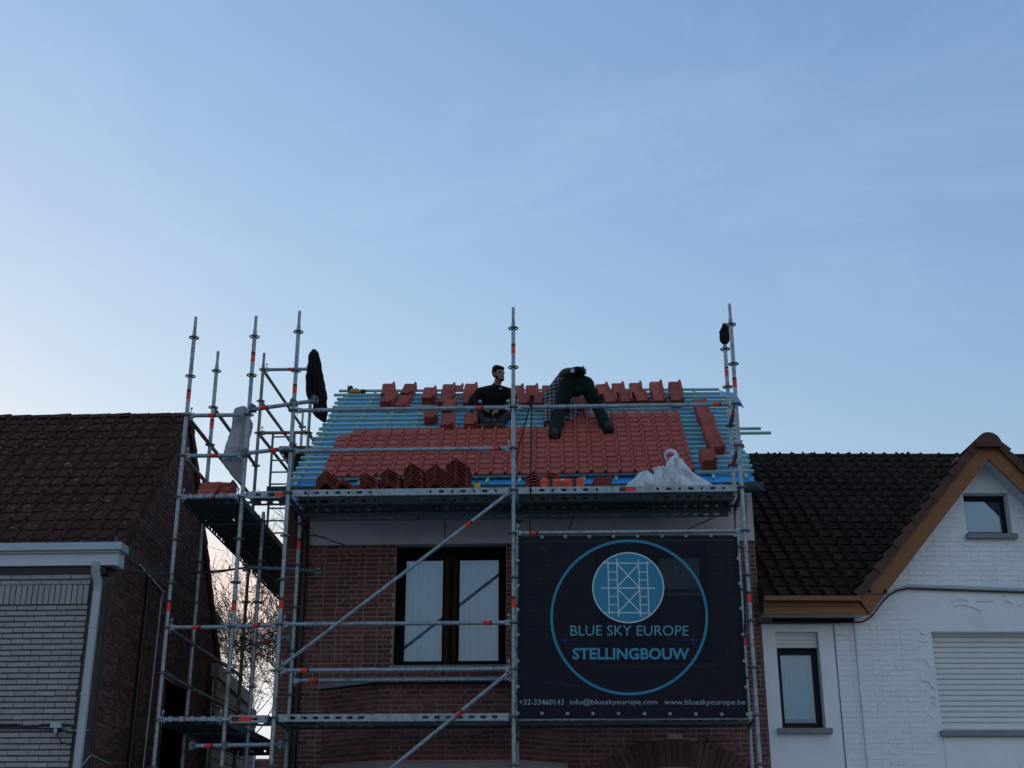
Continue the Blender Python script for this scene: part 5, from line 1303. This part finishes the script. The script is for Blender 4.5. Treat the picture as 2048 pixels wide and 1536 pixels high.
# ropes tied to the guard rail
rp1 = MB().path([at(1062.5, 806, -.03), at(1063, 820, -.03), at(1062, 870, -.02), at(1061, 940, -.02), at(1060.5, 1000, -.03), at(1060, 1066, -.04)], .008, 6); o = rp1.build('rope', ROPE); o['label'] = 'black rope hanging straight down from the guard rail past the deck'; o['category'] = 'rope'
rp2 = MB().path([at(1060, 808, -.02), at(1057, 822, .0), at(1047, 860, .1), at(1037, 897, .15), at(1030, 930, .2), at(1024, 975, .25)], .008, 6); o = rp2.build('rope', ROPE); o['label'] = 'black rope slanting from the guard rail down to the middle upright'; o['category'] = 'rope'
MB().box(at(1062, 806, -.02), (.03, .07, .09)).build('knot', ROPE, o)
rp3 = MB().path([at(1147, 1033, .5), at(1143, 1046, .5), at(1138, 1060, .5)], .007, 5); o = rp3.build('rope', ROPE); o['label'] = 'short black strap dangling below the deck above the banner'; o['category'] = 'rope'

# ------------------------------------------------------------------ people
def skinmesh(name, parts, voxel, matl, parent=None, smooth=3):
    """parts: tapered limbs (a, b, ra, rb) and ellipsoids (c, (rx, ry, rz)); fused into one continuous surface"""
    mb = MB()
    for p in parts:
        if len(p) == 4:
            a, b, ra, rb = p; a = V(a); b = V(b); mb.tube(a, b, ra, rb, n=12); mb.sph(a, ra, 12, 8); mb.sph(b, rb, 12, 8)
        else: mb.sph(p[0], p[1], 14, 9, p[2] if len(p) > 2 else None)
    me = mb.mesh(name, matl); o = bpy.data.objects.new(name, me); COL.objects.link(o)
    m_ = o.modifiers.new('r', 'REMESH'); m_.mode = 'VOXEL'; m_.voxel_size = voxel
    m2 = o.modifiers.new('s', 'SMOOTH'); m2.iterations = smooth; m2.factor = .5
    dg = bpy.context.evaluated_depsgraph_get(); dg.update(); me2 = bpy.data.meshes.new_from_object(o.evaluated_get(dg)); bpy.data.objects.remove(o)
    for p in me2.polygons: p.use_smooth = True
    me2.materials.clear(); me2.materials.append(matl); me2.name = name
    o = bpy.data.objects.new(name, me2); COL.objects.link(o)
    if parent: o.parent = parent
    return o
def hand(palm, d, up, s=1.0):
    """palm centre, finger direction, back-of-hand direction"""
    d = V(d).normalized(); up = V(up); up = (up - d * up.dot(d)).normalized(); sd_ = d.cross(up); out = [(palm - d * .045 * s, palm + d * .02 * s, .030 * s, .034 * s)]
    for k, (o_, l) in enumerate(((-.030, .058), (-.010, .070), (.010, .066), (.029, .050))):
        a = palm + d * .04 * s + sd_ * o_ * s; b = a + (d * .8 - up * .35) * l * .55 * s; c_ = b + (d * .3 - up * .9) * l * .5 * s
        out += [(a, b, .0098 * s, .0092 * s), (b, c_, .0092 * s, .008 * s)]
    a = palm - d * .02 * s - sd_ * .028 * s; b = a - sd_ * .028 * s + d * .03 * s; out += [(a, b, .012 * s, .0105 * s), (b, b + d * .032 * s - up * .012 * s, .0105 * s, .0085 * s)]
    return out
def shoe(par, heel, toe, up):
    f = (toe - heel).normalized(); up = (V(up) - f * V(up).dot(f)).normalized(); L = (toe - heel).length
    skinmesh('shoe', [(heel + up * .055, toe - f * .06 + up * .035, .048, .040), (toe - f * .06 + up * .036, (.045, .045, .036)), (heel + up * .09, heel + up * .12 + f * .01, .046, .046)], .011, SHOE, par)
    s = f.cross(up); mb = MB(); pl = []
    for k in range(16):
        t = 2 * math.pi * k / 16; pl.append(heel + f * (L / 2 - .01 + (L / 2 + .028) * math.cos(t)) + s * (.050 * math.sin(t) * (1 + .15 * math.cos(t))) )
    mb.prism(pl, up * .022); mb.build('sole', SOLE, par)
def rp_(u, v, h): return atP(u, v, roof(.5, .5, h), NR)
# --- seated man in black
hd = at(998, 748, 2.76)
hipc = at(988, 832, 2.98); chest = at(987, 795, 2.85); nk = at(992, 770, 2.80)
shl, shr = at(960, 785, 2.83), at(1018, 786, 2.85)
kl, kr_ = at(950, 819, 2.72), at(1023, 820, 2.74)
al, ar = rp_(969, 849, .07), rp_(999, 849, .07)
hl_, hr_ = at(972, 829, 3.0), at(1004, 830, 3.0)
el_, er_ = at(944, 801, 2.74), at(1030, 802, 2.76)
wl, wr = at(962, 815, 2.62), at(1000, 821, 2.60)
fdir = V((.62, -.72, -.30)).normalized(); fs_d = V((fdir.y, -fdir.x, 0)).normalized()
HROT = M((V((-fdir.y, fdir.x, 0)).normalized(), fdir, V((0, 0, 1)))).transposed()
def hpnt(x, y, z): return hd + (-fs_d) * x + fdir * y + V((0, 0, 1)) * z
body1 = [(nk - V((0, 0, .05)), hd - V((0, 0, .05)), .056, .052), (hpnt(0, -.012, .018), (.079, .096, .103), HROT), (hpnt(0, .03, -.05), (.062, .062, .066), HROT), (hpnt(0, .062, -.085), (.03, .028, .024), HROT), (hpnt(0, .088, -.01), (.012, .022, .022), HROT), (hpnt(0, .082, .012), (.009, .012, .026), HROT), (hpnt(-.032, .07, .032), (.022, .012, .008), HROT), (hpnt(.032, .07, .032), (.022, .012, .008), HROT),
         (hpnt(-.074, -.012, -.005), (.010, .02, .03), HROT), (hpnt(.074, -.012, -.005), (.010, .02, .03), HROT), (hpnt(0, .078, -.05), (.022, .014, .008), HROT),
         (chest, hipc, .11, .12), (chest, nk - V((0, 0, .06)), .10, .06), (nk - V((0, 0, .06)), shl, .05, .05), (nk - V((0, 0, .06)), shr, .05, .05),
         (shl, el_, .042, .036), (el_, wl, .036, .027), (shr, er_, .042, .036), (er_, wr, .036, .027), (hl_, kl, .07, .05), (kl, al, .05, .035), (hr_, kr_, .07, .05), (kr_, ar, .05, .035)]
body1 += hand(wl + (wr - wl) * .18, V((.9, -.15, -.5)), V((0, -.6, .8))) + hand(wr + V((-.05, 0, 0)), V((-.85, -.1, -.55)), V((0, -.6, .8)))
p1 = skinmesh('person', body1, .0095, SKIN, smooth=2); p1['label'] = 'man in black sweatshirt sitting on the battens, looking down to his left'; p1['category'] = 'person'
skinmesh('hair', [(hpnt(0, -.024, .058), (.085, .095, .078), HROT), (hpnt(0, -.06, .01), (.077, .058, .085), HROT), (hpnt(0, .050, .098), (.058, .040, .024), HROT), (hpnt(-.072, -.005, .03), (.014, .03, .05), HROT), (hpnt(.072, -.005, .03), (.014, .03, .05), HROT)], .011, HAIR, p1)
skinmesh('beard', [(hpnt(0, .066, -.088), (.036, .032, .020), HROT), (hpnt(-.05, .02, -.06), (.016, .04, .03), HROT), (hpnt(.05, .02, -.06), (.016, .04, .03), HROT), (hpnt(0, .092, -.036), (.022, .006, .005), HROT)], .009, HAIR, p1)
for sx in (-1, 1):
    MB().sph(hpnt(sx * .030, .076, .014), .009, 8, 6).build('eye', DGLASS, p1); MB().sph(hpnt(sx * .031, .079, .031), (.018, .005, .004), 8, 5, HROT).build('eyebrow', HAIR, p1)
ud = V((0, 0, 1))
skinmesh('sweatshirt', [(chest, hipc + ud * .03, .115, .135), (chest + ud * .05, (.17, .11, .11)), ((chest + hipc) / 2, (.165, .13, .17)), (chest + V((-.07, 0, .03)), hipc + V((-.05, 0, .05)), .11, .11), (chest + V((.07, 0, .03)), hipc + V((.05, 0, .05)), .11, .11), (chest, nk - ud * .055, .12, .07), (nk - ud * .075, shl, .088, .074), (nk - ud * .075, shr, .088, .074), (shl, el_, .070, .058), (el_, wl, .058, .044), (shr, er_, .070, .058), (er_, wr, .058, .044), (shl, chest, .075, .11), (shr, chest, .075, .11)], .014, BLACKC, p1)
skinmesh('collar', [(nk - ud * .035 + V((0, .0, 0)), nk - ud * .02, .066, .064)], .012, BLACKC, p1)
skinmesh('trousers', [(hipc - ud * .02, hipc + ud * .05, .14, .14), (hl_, kl, .098, .076), (kl, al + (kl - al) * .1, .076, .058), (hr_, kr_, .098, .076), (kr_, ar + (kr_ - ar) * .1, .076, .058)], .014, NAVYC, p1)
for a_, tu_, tv_ in ((al, 950, 857), (ar, 1016, 857)):
    t_ = rp_(tu_, tv_, .035); h_ = rp_(978 if tu_ < 980 else 989, 860, .03); shoe(p1, h_, t_, NR * .7 + V((0, 0, .5)))
lp = at(1001, 776, 2.70); mk = MB()
yy0 = chest.y - .165
for i in range(3):
    a = at(998.5 + i * 1.9, 778, yy0); mk.prism([a, a + V((.009, 0, 0)), a + V((.009, 0, .008 + .006 * i)), a + V((.001, 0, .012 + .006 * i))], (0, .006, 0))
mk.build('chest_logo', WHITEM, p1)
wt = MB().sph(at(958.5, 806, 2.64), (.014, .012, .020), 8, 6).sph(at(962, 803, 2.63), (.012, .012, .016), 8, 6).build('bracelet', ZINC, p1)
# --- bending man seen from behind
fl2, fr2 = rp_(1109, 872, .09), rp_(1215, 862, .09)
hp2 = at(1152, 764, 2.62)
hl2, hr2 = at(1134, 772, 2.60), at(1172, 770, 2.62)
kl2, kr2 = at(1119, 824, 2.54), at(1196, 816, 2.56)
wst = at(1140, 752, 2.82); ch2 = at(1113, 788, 3.02); nk2 = at(1110, 815, 3.10); hd2 = at(1118, 832, 3.06)
sl2, sr2 = at(1101, 800, 2.90), at(1138, 806, 3.02)
e1, e2 = at(1096, 828, 2.74), at(1150, 826, 2.84)
w1, w2 = at(1094, 848, 2.58), at(1133, 844, 2.68)
HR2 = M.Identity(3)
body2 = [(hp2, wst, .12, .115), (wst, ch2, .115, .115), (ch2, nk2, .10, .05), (nk2, hd2, .052, .05), (hd2, (.075, .085, .10)), (hd2 + V((.02, .085, -.02)), (.012, .02, .018)), (hd2 + V((-.075, .01, 0)), (.01, .02, .03)), (hd2 + V((.075, .01, 0)), (.01, .02, .03)), (hd2 + V((0, .06, -.05)), (.045, .04, .04)), (nk2, sl2, .05, .05), (nk2, sr2, .05, .05), (sl2, e1, .042, .036), (e1, w1, .036, .027), (sr2, e2, .042, .036), (e2, w2, .036, .027),
         (hp2, hl2, .10, .09), (hp2, hr2, .10, .09), (hl2, kl2, .08, .055), (kl2, fl2, .055, .038), (hr2, kr2, .08, .055), (kr2, fr2, .055, .038)]
body2 += hand(w1 + V((0, -.02, -.04)), V((.1, -.2, -.95)), V((-.9, -.3, 0))) + hand(w2 + V((0, -.02, -.04)), V((-.15, -.2, -.95)), V((.9, -.3, 0)))
p2 = skinmesh('person', body2, .0095, SKIN, smooth=2); p2['label'] = 'man in plaid shirt and dark green trousers bending over the battens, seen from behind'; p2['category'] = 'person'
skinmesh('hair', [(hd2 + V((0, -.02, .02)), (.082, .085, .098))], .012, HAIR, p2)
skinmesh('trousers', [(hp2 + V((-.01, 0, .0)), wst + V((.0, 0, -.015)), .150, .135), (hp2, hl2, .135, .125), (hp2, hr2, .135, .120), (hl2, kl2, .120, .085), (kl2, fl2 + V((0, 0, .02)), .082, .082), (hr2, kr2, .112, .080), (kr2, fr2 + V((0, 0, .02)), .078, .080), (at(1142, 748, 2.62), (.13, .12, .08)), (at(1152, 782, 2.60), (.11, .10, .085)), (fl2 + V((.0, -.02, .0)), (.082, .075, .045)), (fr2 + V((0, -.02, .0)), (.08, .075, .045)), (kl2 + (fl2 - kl2) * .55 + V((.02, -.02, 0)), (.088, .08, .05)), (kl2 + (fl2 - kl2) * .3 + V((-.01, -.02, 0)), (.095, .085, .04)), (kr2 + (fr2 - kr2) * .35 + V((.012, -.02, 0)), (.088, .08, .04)), (kr2 + (fr2 - kr2) * .75 + V((-.01, -.02, 0)), (.085, .085, .035)), (hr2 + (kr2 - hr2) * .6 + V((.015, -.02, 0)), (.108, .09, .05))], .013, GREENC, p2)
skinmesh('plaid_shirt', [(wst + V((-.03, .02, -.02)), ch2, .145, .155), (wst + V((-.10, -.02, -.06)), sl2 + V((-.02, -.04, 0)), .10, .10), (at(1110, 785, 2.84), at(1102, 822, 2.76), .095, .072), (ch2, nk2, .14, .08), (sl2, e1, .085, .064), (e1, w1 + (e1 - w1) * .25, .064, .052), (nk2, sr2, .08, .08), (sr2, e2, .078, .062), (e2, w2 + (e2 - w2) * .25, .062, .050)], .014, PLAID, p2)
bl = MB(); pts = [at(1119, 752, 2.50), at(1128, 745, 2.44), at(1140, 740.5, 2.42), at(1152, 738, 2.44), at(1165, 738, 2.50), at(1171, 742, 2.60)]
for dz in (-.02, 0, .02): bl.path([p + V((0, 0, dz)) for p in pts], .016, 6)
bl.build('belt', GREENL, p2)
MB().box(at(1145, 741.5, 2.39), (.05, .02, .055)).build('buckle', ZINC, p2)
skinmesh('tool_pouch', [(at(1155, 741, 2.42), (.085, .05, .06)), (at(1164, 744, 2.46), (.05, .05, .07))], .014, BLACKC, p2)
MB().path([at(1171, 748, 2.48), at(1169, 740, 2.47), at(1166.5, 731.5, 2.47)], [.016, .016, .010], 6).build('tool_handle', ZINC, p2)
skinmesh('pocket', [(at(1188, 782, 2.50), at(1192, 795, 2.48), .05, .045)], .013, GREENC, p2)
for w_, q in ((w1, -1), (w2, 1)):
    skinmesh('glove', [(w_ + V((0, 0, .01)), w_ + V((0, -.02, -.05)), .040, .046)] + [((p[0], p[1], p[2] * 1.35, p[3] * 1.35)) for p in hand(w_ + V((0, -.02, -.04)), V((.1 * -q, -.2, -.95)), V((.9 * q, -.3, 0)))], .009, GLOVE, p2)
for f_, tu_, tv_ in ((fl2, 1098, 858), (fr2, 1214, 850)):
    h_ = rp_(1110 if tu_ < 1150 else 1216, 880 if tu_ < 1150 else 867, .05); t_ = h_ + (rp_(tu_, tv_, .05) - h_).normalized() * .22; shoe(p2, h_, t_, NR)
